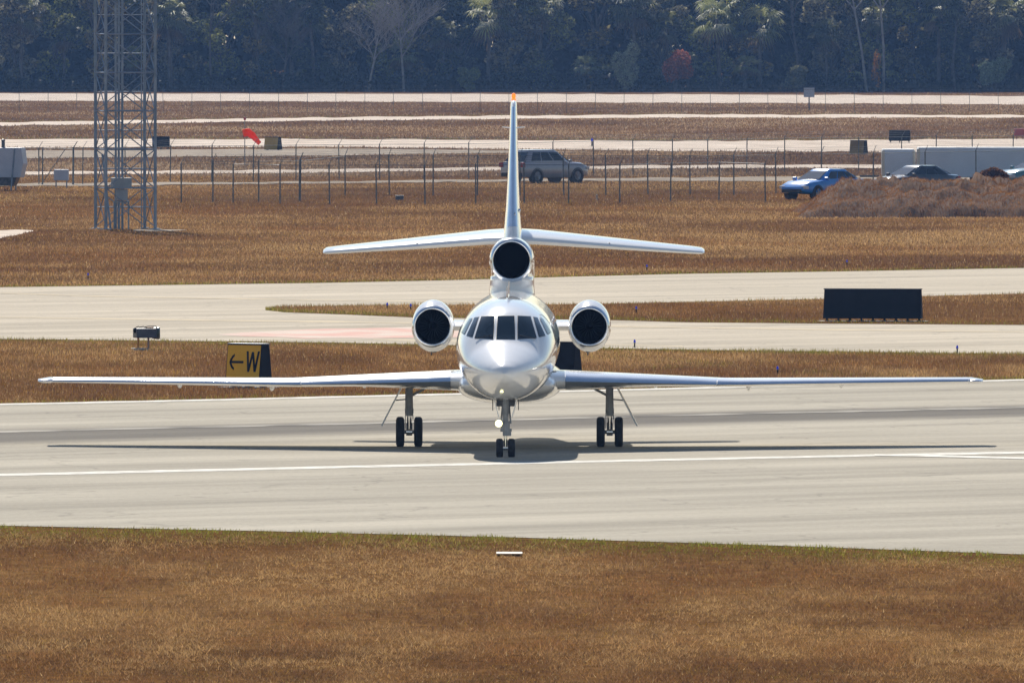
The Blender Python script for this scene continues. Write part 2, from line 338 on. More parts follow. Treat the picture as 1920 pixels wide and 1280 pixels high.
# ------------------------------------------------------------------ business jet
D0 = 320.0
jet = empty('business_jet', (-0.05, D0, 0), R(-0.6), 'white three engined business jet facing the camera on the runway', 'aircraft')
M_paint = nmat('jet_white_paint', (.86, .87, .88), (.90, .91, .92), 1.5, .16, coat=.9, spec=.5); M_paint.node_tree.nodes['Principled BSDF'].inputs['Coat Roughness'].default_value = .05
M_metal = nmat('polished_aluminium', (.80, .81, .83), (.88, .89, .90), 3, .2, metal=1.0)
M_glass = mat('cockpit_glass', (.012, .024, .036), .03, spec=.35)
M_black = mat('intake_black', (.004, .004, .005), 1, spec=0)
M_dark = nmat('dark_steel', (.05, .052, .055), (.12, .12, .125), 8, .45, metal=.6)
M_strut = nmat('gear_grey_paint', (.28, .285, .29), (.42, .42, .42), 6, .4)
M_chrome = mat('oleo_chrome', (.75, .75, .76), .12, 1)
M_rubber = nmat('tyre_rubber', (.012, .012, .013), (.028, .027, .026), 12, .75)
M_seam = mat('panel_seal_grey', (.22, .23, .25), .5)
def hermite(xs, ys, x):
    xs = np.array(xs, float); ys = np.array(ys, float); d = np.gradient(ys, xs)
    dl = np.diff(ys)/np.diff(xs)
    for i in range(1, len(xs)-1):             # monotone limiter
        if dl[i-1]*dl[i] <= 0: d[i] = 0
        else: d[i] = np.sign(dl[i])*min(abs(d[i]), 3*abs(dl[i-1]), 3*abs(dl[i]))
    k = np.clip(np.searchsorted(xs, x)-1, 0, len(xs)-2); h = xs[k+1]-xs[k]; t = (x-xs[k])/h
    return (2*t**3-3*t**2+1)*ys[k]+(t**3-2*t**2+t)*h*d[k]+(-2*t**3+3*t**2)*ys[k+1]+(t**3-t**2)*h*d[k+1]
st = [(-9.32, .01, 1.675, 1.665, 1.67), (-9.24, .13, 1.765, 1.57, 1.67), (-9.0, .29, 1.875, 1.45, 1.68), (-8.6, .47, 2.00, 1.32, 1.71), (-8.1, .63, 2.14, 1.20, 1.76), (-7.62, .75, 2.285, 1.13, 1.82),
      (-7.35, .81, 2.44, 1.11, 1.87), (-7.05, .86, 2.63, 1.10, 1.93), (-6.8, .895, 2.76, 1.09, 1.97), (-6.4, .93, 2.88, 1.08, 2.02), (-5.9, .96, 2.96, 1.07, 2.05), (-5.0, .985, 3.03, 1.06, 2.06), (-3, .99, 3.06, 1.06, 2.07),
      (2, .99, 3.06, 1.06, 2.07), (4, .93, 3.04, 1.18, 2.12), (5.5, .80, 2.98, 1.45, 2.25), (7, .62, 2.94, 1.8, 2.38), (8.3, .46, 2.94, 2.1, 2.52), (9.0, .38, 2.90, 2.18, 2.54)]
A = np.array(st); ysamp = np.concatenate([np.array([-9.32, -9.30, -9.27, -9.22, -9.15, -9.05]), np.linspace(-8.95, -5.6, 40), np.linspace(-5.3, 9.0, 32)])
def fus_ring(y, n=64):
    wd, zt, zb, zm = (float(hermite(A[:, 0], A[:, k], y)) for k in (1, 2, 3, 4)); out = []
    for i in range(n):
        t = 2*math.pi*i/n; c, s = math.cos(t), math.sin(t); e = .97
        x = wd*math.copysign(abs(c)**e, c); z = zm+(zt-zm if s > 0 else zm-zb)*math.copysign(abs(s)**e, s); out.append((x, y, z))
    return out
fb = MB(); fb.rings([fus_ring(y) for y in ysamp])
fus = fb.build('fuselage', M_paint, jet, smooth='all')
bvh = BVHTree.FromPolygons([Vector(v) for v in fb.v], [f for f in fb.f if len(f) == 4])
def pane(name, poly, m, parent=jet, n=8, off=.006, dirn=Vector((0, 1, 0)), toP=None):
    q = [Vector(p) for p in poly]; rows = []; mb = MB()
    for k in range(n+1):
        row = []
        for j in range(n+1):
            u, v = j/n, k/n; p = (q[0]*(1-u)+q[1]*u)*(1-v)+(q[3]*(1-u)+q[2]*u)*v
            o = toP(p.x, p.y); hit = bvh.ray_cast(o, dirn)
            if hit[0] is None: return None
            nn = hit[1] if hit[1].dot(dirn) < 0 else -hit[1]; row.append((hit[0]+nn*off, hit[0]-nn*.01))
        rows.append(row)
    vs = [a for r in rows for a, b in r]+[b for r in rows for a, b in r]; fs = []; N = (n+1); T = N*N
    for k in range(n):
        for j in range(n): fs += [(k*N+j, k*N+j+1, (k+1)*N+j+1, (k+1)*N+j)]
    ring = [j for j in range(N)]+[k*N+n for k in range(1, N)]+[n*N+j for j in range(n-1, -1, -1)]+[k*N for k in range(n-1, 0, -1)]
    for i in range(len(ring)): a, b = ring[i], ring[(i+1) % len(ring)]; fs.append((a, b, b+T, a+T))
    mb.add(vs, fs); return mb.build(name, m, parent, smooth=True)
CX = 950
def cp(px, py): return Vector(((px-CX)/96.8, -14, CH-(py-Y0)/96.8))
def cpo(px, py): return cp(px, py)
panes = [[(935, 594), (966, 594), (968, 635.5), (933, 635.5)], [(904, 595.5), (928.5, 594), (927.5, 635.5), (892.5, 633.5)], [(972.5, 594), (996, 595.5), (1008, 633.5), (973, 635.5)],
         [(891, 598), (899.5, 596.5), (888, 632.5), (877, 630)], [(1001, 596.5), (1009, 598), (1024, 630), (1012.5, 632.5)], [(881, 601), (887.5, 599.2), (873, 628.5), (866.5, 625)], [(1012.5, 599.2), (1019, 601), (1034, 625), (1028, 628.5)]]
for k, pl in enumerate(panes):
    c = Vector((sum(p[0] for p in pl)/4, sum(p[1] for p in pl)/4))
    big = [((p[0]-c.x)*1.0+c.x+math.copysign(1.1, p[0]-c.x), p[1]+math.copysign(1.0, p[1]-c.y)) for p in pl]
    pane('window_frame', [(x, y, 0) for x, y in big], M_seam, off=.003, toP=cp)
    pane('windscreen' if k < 3 else 'side_window', [(x, y, 0) for x, y in pl], M_glass, off=.009, toP=cp)
# cabin windows
for sgn in (-1, 1):
    for k in range(7):
        yc = -4.6+k*.82; mb = MB(); poly = []
        top = [];
        for i in range(16):
            t = 2*math.pi*i/16; o = Vector((sgn*3, yc+.17*math.cos(t), 2.28+.22*math.sin(t))); h = bvh.ray_cast(o, Vector((-sgn, 0, 0)))
            top.append(h[0]+Vector((sgn*.006, 0, 0)))
        mb.add(top+[p-Vector((sgn*.02, 0, 0)) for p in top], [tuple(range(16)), tuple(range(31, 15, -1))]+[(i, (i+1) % 16, 16+(i+1) % 16, 16+i) for i in range(16)])
        mb.build('cabin_window', M_glass, jet)
# cabin door seam on the aircraft's left side
mb = MB()
pts = []
for i in range(24):
    t = 2*math.pi*i/24; yy = -5.75+.38*math.copysign(abs(math.cos(t))**.4, math.cos(t)); zz = 2.02+.72*math.copysign(abs(math.sin(t))**.4, math.sin(t)); h = bvh.ray_cast(Vector((3, yy, zz)), Vector((-1, 0, 0))); pts.append(h[0]+Vector((.002, 0, 0)))
for i in range(24): mb.tube(pts[i], pts[(i+1) % 24], .006, n=5)
mb.build('cabin_door', M_seam, jet)
# nose cone joint, wipers, probes
for a, b in (((893, 637), (925, 629)), ((1007, 637), (975, 629))):
    h0 = bvh.ray_cast(cp(*a), Vector((0, 1, 0)))[0]; h1 = bvh.ray_cast(cp(*b), Vector((0, 1, 0)))[0]
    MB().tube(h0+Vector((0, -.03, .02)), h1+Vector((0, -.03, .01)), .008, n=6).build('wiper', M_dark, jet)
for sgn in (-1, 1):
    h = bvh.ray_cast(Vector((sgn*3, -7.9, 1.75)), Vector((-sgn, 0, 0)))[0]
    MB().tube(h, h+Vector((sgn*.09, -.04, 0)), .012, n=6).tube(h+Vector((sgn*.09, -.04, 0)), h+Vector((sgn*.09, -.24, 0)), .01, .006, n=6).build('pitot_probe', M_metal, jet)
# blade antennas
for y, z, d in ((-4.6, 3.02, 1), (-1.2, 3.05, 1)):
    MB().rings([[(sx*.012, y+a, z) for sx, a in ((0, -.14), (1, 0), (0, .14), (-1, 0))], [(sx*.006, y+.1+a, z+.26) for sx, a in ((0, -.05), (1, 0), (0, .06), (-1, 0))]]).build('blade_antenna', M_paint, jet)
for x, y in ((-.28, -4.5), (-.16, -4.3), (.22, -4.2)):
    MB().rings([[(x+sx*.012, y+a, 1.12) for sx, a in ((0, -.1), (1, 0), (0, .1), (-1, 0))], [(x+sx*.008, y+.05+a, .84) for sx, a in ((0, -.05), (1, 0), (0, .06), (-1, 0))]]).build('blade_antenna', M_dark, jet)

def foil(n=14):
    up = [];
    for i in range(n+1):
        x = .5*(1-math.cos(math.pi*i/n)); t = 5*(.2969*math.sqrt(x)-.126*x-.3516*x*x+.2843*x**3-.1015*x**4); up.append((x, t))
    return up
FO = foil()
def foil_ring(x, yle, z, ch, th, inc=0, camber=.0, lo=1.0, cut=None, off=0, vert=False):
    pts = []
    up = [(a, b*th+camber*4*a*(1-a)*ch) for a, b in FO if cut is None or a <= cut+1e-6]
    dn = [(a, -b*th*lo+camber*4*a*(1-a)*ch) for a, b in FO if cut is None or a <= cut+1e-6]
    for a, b in up[::-1]+dn[1:(-1 if cut is None else None)]:
        yy = a*ch; zz = b; ca, sa = math.cos(inc), math.sin(inc); Yy, Zz = yy*ca-zz*sa, yy*sa+zz*ca
        if vert: pts.append((Zz, yle+Yy, z))
        else: pts.append((x, yle+Yy, z+Zz))
    return pts
def wing_sec(x):                              # aircraft half span 9.43
    xs = [0.5, 1.0, 4.3, 9.2, 9.43]
    yl = np.interp(x, xs, [-3.45, -3.1, -1.05, 1.35, 1.68]); ch = np.interp(x, xs, [5.3, 4.9, 3.05, 1.35, .75]); th = np.interp(x, xs, [.44, .42, .25, .155, .06]); z = np.interp(x, xs, [1.38, 1.38, 1.265, 1.275, 1.28])
    return float(yl), float(z), float(ch), float(th)
for sgn in (-1, 1):
    mb = MB(); xs = [.5, 1.0, 2, 3, 4.3, 5.5, 6.7, 8, 9.0, 9.2, 9.33, 9.43]
    mb.rings([foil_ring(sgn*x, wing_sec(x)[0], wing_sec(x)[1], wing_sec(x)[2], wing_sec(x)[3]/1.0, R(-.6), .0, lo=float(np.interp(x, [1, 3, 9], [.95, .45, .4]))) for x in xs])
    wing = mb.build('wing', M_paint, jet, smooth=True)
    for a, b, nm in ((1.13, 4.1, 6), (4.13, 9.12, 10)):
        mb = MB(); rr = []
        for k in range(nm+1):
            x = a+(b-a)*k/nm; yl, z, ch, th = wing_sec(x); r = foil_ring(sgn*x, yl-.012, z, ch*1.0, th*1.05, R(-.6), .0, cut=.2, lo=float(np.interp(x, [1, 3, 9], [.95, .45, .4]))); rr.append(r)
        mb.rings(rr, closed=True).build('slat', M_metal, jet, smooth=True)
    # wing tip light cover
    yl, z, ch, th = wing_sec(9.2); MB().ball((sgn*9.25, yl+.14, z), (.17, .2, .045)).build('wingtip_light', M_metal, jet, smooth=True)
    # flap track fairings
    for x in (2.9, 4.75, 6.6):
        yl, z, ch, th = wing_sec(x); MB().ball((sgn*x, yl+ch*.78, z-th*.2-(.055 if x == 4.75 else .02)), (.05, .5, .085)).build('flap_track_fairing', M_paint, jet, smooth=True)
    # static wicks
    for x in (7.4, 7.9, 8.4, 8.9):
        yl, z, ch, th = wing_sec(x); MB().tube((sgn*x, yl+ch, z-.02), (sgn*x, yl+ch+.18, z-.05), .006, n=5).build('static_wick', M_dark, wing)
# belly fairing between the wings
mb = MB(); rr = []
for y in np.linspace(-4.0, 4.6, 26):
    t = (y+4.0)/8.6; k = math.sin(math.pi*min(1, max(0, t)))**.45 if 0 < t < 1 else 0; k = max(k, .02)
    wd = .80+.275*k; zb = 1.30-.43*k; zt = 1.35+.40*k; r = []
    for i in range(40):
        a = 2*math.pi*i/40; c, s = math.cos(a), math.sin(a); zz = 1.32+((zt-1.32) if s > 0 else (1.32-zb))*math.copysign(abs(s)**.85, s); r.append((wd*math.copysign(abs(c)**.8, c), y, zz))
    rr.append(r)
mb.rings(rr); belly = mb.build('belly_fairing', M_paint, jet, smooth='all')
bb = BVHTree.FromPolygons([Vector(v) for v in mb.v], [f for f in mb.f if len(f) == 4])
for sgn in (-1, 1):                           # landing light recesses in the fairing
    pts = []
    for i in range(18):
        a = 2*math.pi*i/18; x = sgn*(.76+.12*math.cos(a)+.02*math.sin(a)); z = 1.08+.075*math.sin(a)-.35*(.12*math.cos(a))*-1
        h = bb.ray_cast(Vector((x, -14, z)), Vector((0, 1, 0)))[0]
        if h is None: h = Vector((x, -3.4, z))
        pts.append(h+Vector((0, -.008, 0)))
    MB().add(pts+[p+Vector((0, .03, 0)) for p in pts], [tuple(range(18)), tuple(range(35, 17, -1))]+[(i, (i+1) % 18, 18+(i+1) % 18, 18+i) for i in range(18)]).build('landing_light_window', M_glass, belly)
# side nacelles
def nacelle(cx, cz, y0, hole, rx, rz, ln, name='engine_nacelle', tail=.30, tilt=0):
    mb = MB(); n = 40; rr = []
    prof = [(.10, hole*.985, hole*.985), (.035, hole, hole), (.005, hole+.018, hole+.018), (0, hole+.034, hole+.036), (.02, hole+.052, hole+.06), (.09, hole+.072, hole+.09)]
    lip = [[(cx+a*math.sin(2*math.pi*i/n), y0+d, cz+b*math.cos(2*math.pi*i/n)) for i in range(n)] for d, a, b in prof]
    mb.rings(lip, False, False); lp = mb
    body = MB(); pr = [(.088, hole+.068, hole+.086), (.3, rx*.97, rz*.97), (.6, rx, rz), (ln, rx, rz)] if ln < 1 else [(.088, hole+.068, hole+.086), (.3, rx*.97, rz*.96), (.8, rx, rz), (1.5, rx*.98, rz*.99), (ln*.8, rx*.85, rz*.8), (ln, tail*1.05, tail*1.05), (ln, tail*.92, tail*.92), (ln-.3, tail*.85, tail*.85)]
    body.rings([[(cx+a*math.sin(2*math.pi*i/n), y0+d, cz+b*math.cos(2*math.pi*i/n)) for i in range(n)] for d, a, b in pr], False, ln > 1)
    o = body.build(name, M_paint, jet, smooth=True)
    l = lp.build('intake_lip', M_metal, o, smooth='all')
    d = MB(); d.rings([[(cx+a*math.sin(2*math.pi*i/n), y0+dd, cz+a*math.cos(2*math.pi*i/n)) for i in range(n)] for dd, a in ((.098, hole*.985), (.5, hole*.93), (1.0, hole*.9))], False, True).build('intake_duct', M_black, o, smooth=True)
    if ln < 1: return o
    f = MB(); f.lathe((cx, y0+.55, cz), (0, 1, 0), [(0, .004), (.05, .04), (.13, .075), (.2, .085)], 16, True)
    for k in range(22):
        a = 2*math.pi*k/22; ca, sa = math.sin(a), math.cos(a); t = Vector((sa, 0, -ca)); r = Vector((ca, 0, sa)); c = Vector((cx, y0+.72, cz))
        f.add([c+r*.07-t*.012+Vector((0, -.03, 0)), c+r*.07+t*.012+Vector((0, .05, 0)), c+r*hole*.9+t*.045+Vector((0, .03, 0)), c+r*hole*.9-t*.03+Vector((0, -.02, 0))], [(0, 1, 2, 3)])
    f.build('fan', M_fan, o)
    return o
M_fan = mat('fan_shaded', (.012, .012, .013), .5, .5)  # darkness inside the intake put into the near-black blade colour
for sgn in (-1, 1):
    cx = sgn*1.568; na = nacelle(cx, 2.335, 2.6, .338, .432, .525, 3.3)
    MB().ball((cx-.03*sgn, 3.05, 1.835), (.05, .1, .03)).build('drain_scoop', M_dark, na)
    MB().tube((cx-.03, 3.1, 1.83), (cx-.03, 3.18, 1.76), .015, n=6).build('drain_pipe', M_dark, na)
    MB().rings([[(x*sgn, y, z) for y, z in ((3.35, 2.33), (3.5, 2.40), (4.2, 2.44), (5.2, 2.40), (5.7, 2.33), (5.2, 2.28), (4.2, 2.22), (3.5, 2.26))] for x in (.75, 1.0, 1.25)]).build('engine_pylon', M_paint, jet, smooth=True)
# centre engine with its S duct
yi = 3.6; zc = 3.645
ce = nacelle(0, zc, yi, .355, .455, .462, .95, 'centre_intake', tail=.44)
mb = MB(); rr = []
for y, z, a, b in ((4.45, 3.645, .448, .455), (5.2, 3.62, .45, .46), (6.2, 3.45, .44, .47), (7.2, 3.18, .43, .48), (8.2, 2.88, .42, .46), (9.0, 2.66, .385, .40), (9.35, 2.6, .35, .35), (9.35, 2.6, .31, .31), (9.1, 2.6, .29, .29)):
    rr.append([(a*math.sin(2*math.pi*i/40), y, z+b*math.cos(2*math.pi*i/40)) for i in range(40)])
mb.rings(rr, False, True).build('centre_duct', M_paint, ce, smooth=True)
mb = MB(); rr = []
for z, hw, yf in ((2.80, .47, 3.95), (2.98, .46, 3.98), (3.1, .445, 4.0), (3.22, .435, 3.96), (3.30, .43, 3.88)):
    r = []
    for i in range(40):
        a = 2*math.pi*i/40; c, s = math.cos(a), math.sin(a); yb = 7.8; ym = yf+.75
        yy = ym+(ym-yf if s < 0 else yb-ym)*math.copysign(abs(s)**.75, s); r.append((hw*math.copysign(abs(c)**(.55 if s < 0 else 1.0), c), yy, z))
    rr.append(r)
mb.rings(rr).build('duct_fairing', M_paint, ce, smooth='all')
# vertical fin, stabiliser
secs = [(3.99, 4.64, 4.4, .42), (4.12, 4.72, 4.3, .385), (4.3, 4.95, 4.15, .345), (4.7, 5.45, 3.65, .285), (5.3, 6.05, 3.05, .225), (6.0, 6.75, 2.4, .175), (6.6, 7.35, 1.95, .145), (6.78, 7.55, 1.75, .12), (6.83, 7.75, 1.4, .05)]
mb = MB(); mb.rings([foil_ring(0, yl, z, ch, th, vert=True) for z, yl, ch, th in secs]); fin = mb.build('tail_fin', M_paint, jet, smooth=True)
mb = MB(); mb.rings([foil_ring(0, np.interp(z, [s[0] for s in secs], [s[1] for s in secs])-.01, z, np.interp(z, [s[0] for s in secs], [s[2] for s in secs]), np.interp(z, [s[0] for s in secs], [s[3] for s in secs])*1.05, vert=True, cut=.05) for z in (4.3, 4.7, 5.3, 6.0, 6.7)]).build('fin_leading_edge', M_metal, fin, smooth=True)
M_beac = mat('beacon_orange_glass', (.75, .12, .01), .2, emit=(1, .18, .02), estr=1.2)
MB().tube((0, 8.1, 6.82), (0, 8.1, 6.86), .045).ball((0, 8.1, 6.91), (.042, .042, .06)).build('beacon_light', M_beac, fin, smooth=True)
mb = MB()
for sgn in (-1, 1): mb.tube((sgn*.04, 7.5, 6.27), (sgn*.23, 7.75, 6.285), .014, .008, n=6)
mb.build('tail_antenna', M_paint, fin)
MB().ball((.14, 5.4, 4.62), (.03, .05, .04)).build('logo_light', M_chrome, fin, smooth=True)
for sgn in (-1, 1):
    mb = MB(); rr = []
    for x, yl, z, ch, th in ((0, 6.25, 4.00, 2.4, .25), (.5, 6.45, 3.985, 2.25, .235), (2.2, 7.2, 3.85, 1.7, .175), (3.6, 7.83, 3.745, 1.2, .12), (3.82, 7.95, 3.73, 1.05, .10), (3.88, 8.1, 3.725, .7, .04)):
        rr.append(foil_ring(sgn*x, yl, z, ch, th, R(5.2)))
    sb = mb.rings(rr).build('stabiliser', M_paint, jet, smooth=True)
    MB().ball((sgn*1.95, 7.2, 3.93), (.02, .05, .02)).build('stabiliser_fitting', M_dark, sb)
# landing gear
def wheel(c, r, wd, parent, n=32):
    c = Vector(c); o = MB().lathe(c-Vector((wd/2, 0, 0)), (1, 0, 0), [(.0, r*.55), (.0, r*.80), (wd*.08, r*.93), (wd*.25, r*.995), (wd*.36, r), (wd*.37, r*.985), (wd*.40, r*.985), (wd*.41, r), (wd*.59, r), (wd*.60, r*.985), (wd*.63, r*.985), (wd*.64, r), (wd*.75, r*.995), (wd*.92, r*.93), (wd, r*.80), (wd, r*.55)], n).build('tyre', M_rubber, parent, smooth=True)
    MB().lathe(c-Vector((wd*.42, 0, 0)), (1, 0, 0), [(0, .02), (0, r*.25), (wd*.12, r*.45), (wd*.05, r*.56), (wd*.79, r*.56), (wd*.72, r*.45), (wd*.84, r*.25), (wd*.84, .02)], 20, True, True).build('rim', M_strut, parent, smooth=True)
for sgn in (-1, 1):
    x = sgn*1.99; g = bpy.data.objects.new('main_landing_gear', None); COL.objects.link(g); g.parent = jet
    for dx in (-.18, .18):
        wheel((x+dx, 0, .302), .302, .165, g)
    mb = MB(); mb.tube((x, 0, .62), (x, -.02, 1.28), .068, .075, 14).tube((x-.11, 0, .302), (x+.11, 0, .302), .04, n=12)
    mb.box((x, .08, .42), (.12, .10, .12)).tube((x, .09, .40), (x, .16, .62), .022).tube((x, .16, .62), (x, .08, .82), .022)
    mb.tube((x-.085, 0, .72), (x+.085, 0, .72), .05).tube((x, 0, 1.0), (x-sgn*.42, 0, 1.22), .026).tube((x+.075, .02, .55), (x+.06, .02, 1.2), .010, n=5).tube((x-.08, .03, .36), (x-.07, .03, 1.15), .008, n=5)
    mb.build('leg', M_strut, g, smooth=True)
    MB().tube((x, 0, .34), (x, 0, .64), .046, n=14).tube((x-.06, 0, .30), (x+.06, 0, .30), .075, n=14).build('oleo_piston', M_chrome, g, smooth=True)
    mb = MB(); Rm = Matrix.Rotation(0, 3, 'Y')
    a = Vector((x+sgn*.13, 0, 1.20)); b = Vector((x+sgn*.53, 0, .42)); 
    mb.add([a+Vector((0, -.42, 0)), a+Vector((0, .42, 0)), b+Vector((0, .30, 0)), b+Vector((0, -.30, 0))]+[p+Vector((sgn*.028, 0, .014)) for p in (a+Vector((0, -.42, 0)), a+Vector((0, .42, 0)), b+Vector((0, .30, 0)), b+Vector((0, -.30, 0)))], [(0, 1, 2, 3), (4, 7, 6, 5), (0, 4, 5, 1), (1, 5, 6, 2), (2, 6, 7, 3), (3, 7, 4, 0)])
    mb.build('gear_door', M_paint, g)
    MB().tube((x+sgn*.05, 0, .95), (x+sgn*.27, 0, .93), .014, n=6).build('door_link', M_strut, g)
ng = bpy.data.objects.new('nose_landing_gear', None); COL.objects.link(ng); ng.parent = jet
for dx in (-.115, .115): wheel((dx, -7.24, .185), .185, .135, ng)
mb = MB(); mb.tube((0, -7.24, .42), (0, -7.16, 1.2), .055, .07, 14).tube((-.1, -7.24, .185), (.1, -7.24, .185), .028).box((0, -7.2, .60), (.17, .12, .20)).box((.03, -7.22, .47), (.16, .11, .10)).tube((.0, -7.14, .28), (0, -7.05, .42), .016).tube((0, -7.05, .42), (0, -7.14, .56), .016)
mb.box((.0, -7.18, .92), (.11, .10, .34)).tube((-.09, -7.2, .70), (-.05, -7.1, 1.1), .014).tube((.1, -7.2, .66), (.06, -7.1, 1.1), .018).tube((-.10, -7.2, .53), (.12, -7.2, .53), .03)
mb.build('leg', M_strut, ng, smooth=True)
MB().tube((0, -7.24, .19), (0, -7.235, .44), .036, n=12).tube((-.05, -7.24, .185), (.05, -7.24, .185), .045, n=12).build('oleo_piston', M_chrome, ng, smooth=True)
for sgn in (-1, 1):
    a0, a1, b0, b1 = Vector((sgn*.21, -7.45, 1.13)), Vector((sgn*.21, -6.75, 1.12)), Vector((sgn*.115, -7.42, .78)), Vector((sgn*.135, -6.85, .80)); t = Vector((sgn*.018, 0, 0))
    MB().add([a0, a1, b1, b0, a0+t, a1+t, b1+t, b0+t], [(0, 1, 2, 3), (4, 7, 6, 5), (0, 4, 5, 1), (1, 5, 6, 2), (2, 6, 7, 3), (3, 7, 4, 0)]).build('gear_door', M_paint, ng)
MB().box((0, -6.95, 1.05), (.36, .5, .12)).build('gear_well', M_dark, ng)
M_lamp = mat('taxi_lamp_lit', (1, 1, .9), .3, emit=(1, .93, .42), estr=3.2)
tl = MB().lathe((-.13, -7.42, .665), (0, 1, 0), [(0, .074), (.03, .080), (.1, .06), (.13, .02)], 20, False, True).build('taxi_light', M_strut, ng, smooth=True)
MB().lathe((-.13, -7.425, .665), (0, 1, 0), [(0, .004), (.002, .045), (.008, .068), (.02, .068)], 20, True, True).build('lamp_glass', M_lamp, tl, smooth=True)

# ------------------------------------------------------------------ airfield signs, lights
M_sblack = nmat('sign_black_metal', (.003, .004, .007), (.008, .009, .014), 3, .9)
M_syel = nmat('sign_yellow_panel', (.98, .50, .003), (1.0, .53, .005), 2, .5)
M_conc = nmat('pad_concrete', (.42, .40, .36), (.55, .52, .47), 5, .9)
M_galv = nmat('galvanised_steel', (.20, .225, .25), (.32, .34, .36), 5, .45, metal=.5)
M_blue = mat('blue_light_glass', (.01, .02, .35), .15, emit=(.02, .03, .6), estr=.25)
def sign(px, py, wid, hgt, dt, db, yaw, nlegs, zb, face, label, glyph=False, cat='sign', group=None):
    x, y = G(px, py); root = empty('taxiway_sign', (x, y, 0), yaw, label, cat, group)
    hw = wid/2; vs = []
    for z, d, hw2 in ((zb, db, hw), (zb+hgt, dt, hw*.985)):
        for a, b in ((-1, -1), (1, -1), (1, 1), (-1, 1)): vs.append((a*hw2, b*d/2, z))
    MB().add(vs, [(3, 2, 1, 0), (4, 5, 6, 7), (0, 1, 5, 4), (1, 2, 6, 5), (2, 3, 7, 6), (3, 0, 4, 7)]).build('housing', M_sblack, root, bevel=.008)
    MB().box((0, 0, zb+hgt+.012), (wid*1.0, dt+.04, .022)).build('top_cap', M_galv if glyph else M_sblack, root)
    sl = (db-dt)/2/hgt
    def fp(u, v, t):                          # u 0..1 left to right, v 0..1 up
        yy = -db/2+sl*hgt*v-t; return Vector((-hw+.03+u*(wid-.06), yy, zb+.02+v*(hgt-.04)))
    fc = MB().prism([(0, 0), (1, 0), (1, 1), (0, 1)], .004, .010, fp).build('face', face, root)
    if glyph:
        g = MB(); q = [((.61, .82), (.665, .20)), ((.665, .20), (.775, .80)), ((.775, .80), (.86, .20)), ((.86, .20), (.955, .82))]
        for (a, b), (c, d) in q:
            k = .030; g.prism([(a-k, b), (c-k, d), (c+k, d), (a+k, b)], .011, .014+.0007*len(g.v)/8, fp)
        g.build('letter_w', M_sblack, fc)
        g = MB(); g.prism([(.12, .455), (.50, .455), (.50, .525), (.12, .525)], .011, .015, fp)
        arc = [(.075, .49), (.10, .58), (.15, .67), (.22, .735)]; arc2 = [(.225, .665), (.185, .62), (.155, .56), (.14, .49)]
        g.prism(arc+arc2, .011, .016, fp); g.prism([(u, .98-v) for u, v in arc+arc2], .011, .0165, fp)
        g.build('arrow', M_sblack, fc)
    for k in range(nlegs):
        xx = -hw+.08+(wid-.16)*k/max(1, nlegs-1)
        MB().tube((xx, 0, 0), (xx, 0, zb+.02), .03, n=8).box((xx, 0, .02), (.12, .12, .035)).build('leg', M_sblack, root)
    MB().box((0, 0, .0), (wid+.3, db+.25, .05)).build('base_slab', M_conc, root)
    return root
sign(466, 727, 1.02, .80, .27, .44, R(-38), 3, .20, M_syel, 'yellow sign with a black left arrow and letter W above the left wing', True)
sign(1637, 603, 2.72, .80, .18, .46, R(-8), 9, .09, M_sblack, 'long black backed sign on nine legs on the grass island')
sign(1062, 704, .62, .68, .20, .42, R(-30), 3, .10, M_sblack, 'black sign showing beside the right of the fuselage above the wing')
sign(512, 282, .95, .72, .3, .55, R(-30), 2, .05, nmat('faded_yellow_panel', (.34, .21, .03), (.42, .26, .04), 2, .6), 'small yellow and black sign right of the windsock')
sign(1610, 290, .95, .75, .3, .5, R(-30), 2, .05, nmat('brown_yellow_panel', (.26, .16, .04), (.32, .20, .05), 2, .6), 'small brownish yellow sign before the black sign and left of the trailers')
sign(1687, 268, 1.3, .65, .3, .45, R(-8), 3, .12, M_sblack, 'small far black sign above the white trailers')
sign(302, 280, 1.0, .62, .3, .45, R(-8), 3, .12, M_sblack, 'dark sign just behind the right leg of the lattice tower')
# papi style light unit
x, y = G(273, 656); pu = empty('approach_light_unit', (x, y, 0), R(12), 'dark boxed approach light on orange legs left of the yellow sign', 'airfield light')
MB().box((-.02, 0, .43), (.52, .55, .24)).build('housing', nmat('unit_blue_grey', (.05, .06, .085), (.09, .10, .13), 4, .45), pu, bevel=.02)
MB().lathe((.12, -.02, .43), (1, -.25, 0), [(0, .12), (.1, .15), (.22, .16), (.24, .13)], 16, True, True).build('lens_hood', nmat('hood_green_grey', (.07, .10, .08), (.12, .15, .12), 5, .4), pu, smooth=True)
MB().box((.08, -.02, .57), (.2, .3, .03)).build('top_plate', mat('worn_orange_plate', (.62, .33, .16), .5), pu, bevel=.006)
mb = MB()
for a, b in ((-.27, -.19), (-.19, -.06), (-.06, .03)): mb.tube((a, -.1, .575), (b, -.1, .60), .012, n=6)
mb.tube((.03, -.1, .60), (.24, -.1, .60), .012, n=6).tube((.24, -.1, .60), (.28, -.1, .55), .016, n=6).ball((-.29, -.1, .50), (.05, .05, .07)).build('cable_handle', M_sblack, pu)
for k, (a, mm) in enumerate(((-.22, mat('orange_leg', (.55, .22, .03), .5)), (.04, mat('pinkish_leg', (.42, .25, .20), .6)), (.1, mat('brown_leg', (.24, .17, .12), .6)))):
    MB().tube((a, (-.15, -.15, .15)[k], .03), (a, (-.15, -.15, .15)[k], .33), .026, n=8).build('leg', mm, pu)
MB().box((-.2, -.2, .02), (.38, .35, .07)).build('concrete_pad', M_conc, pu, bevel=.01)
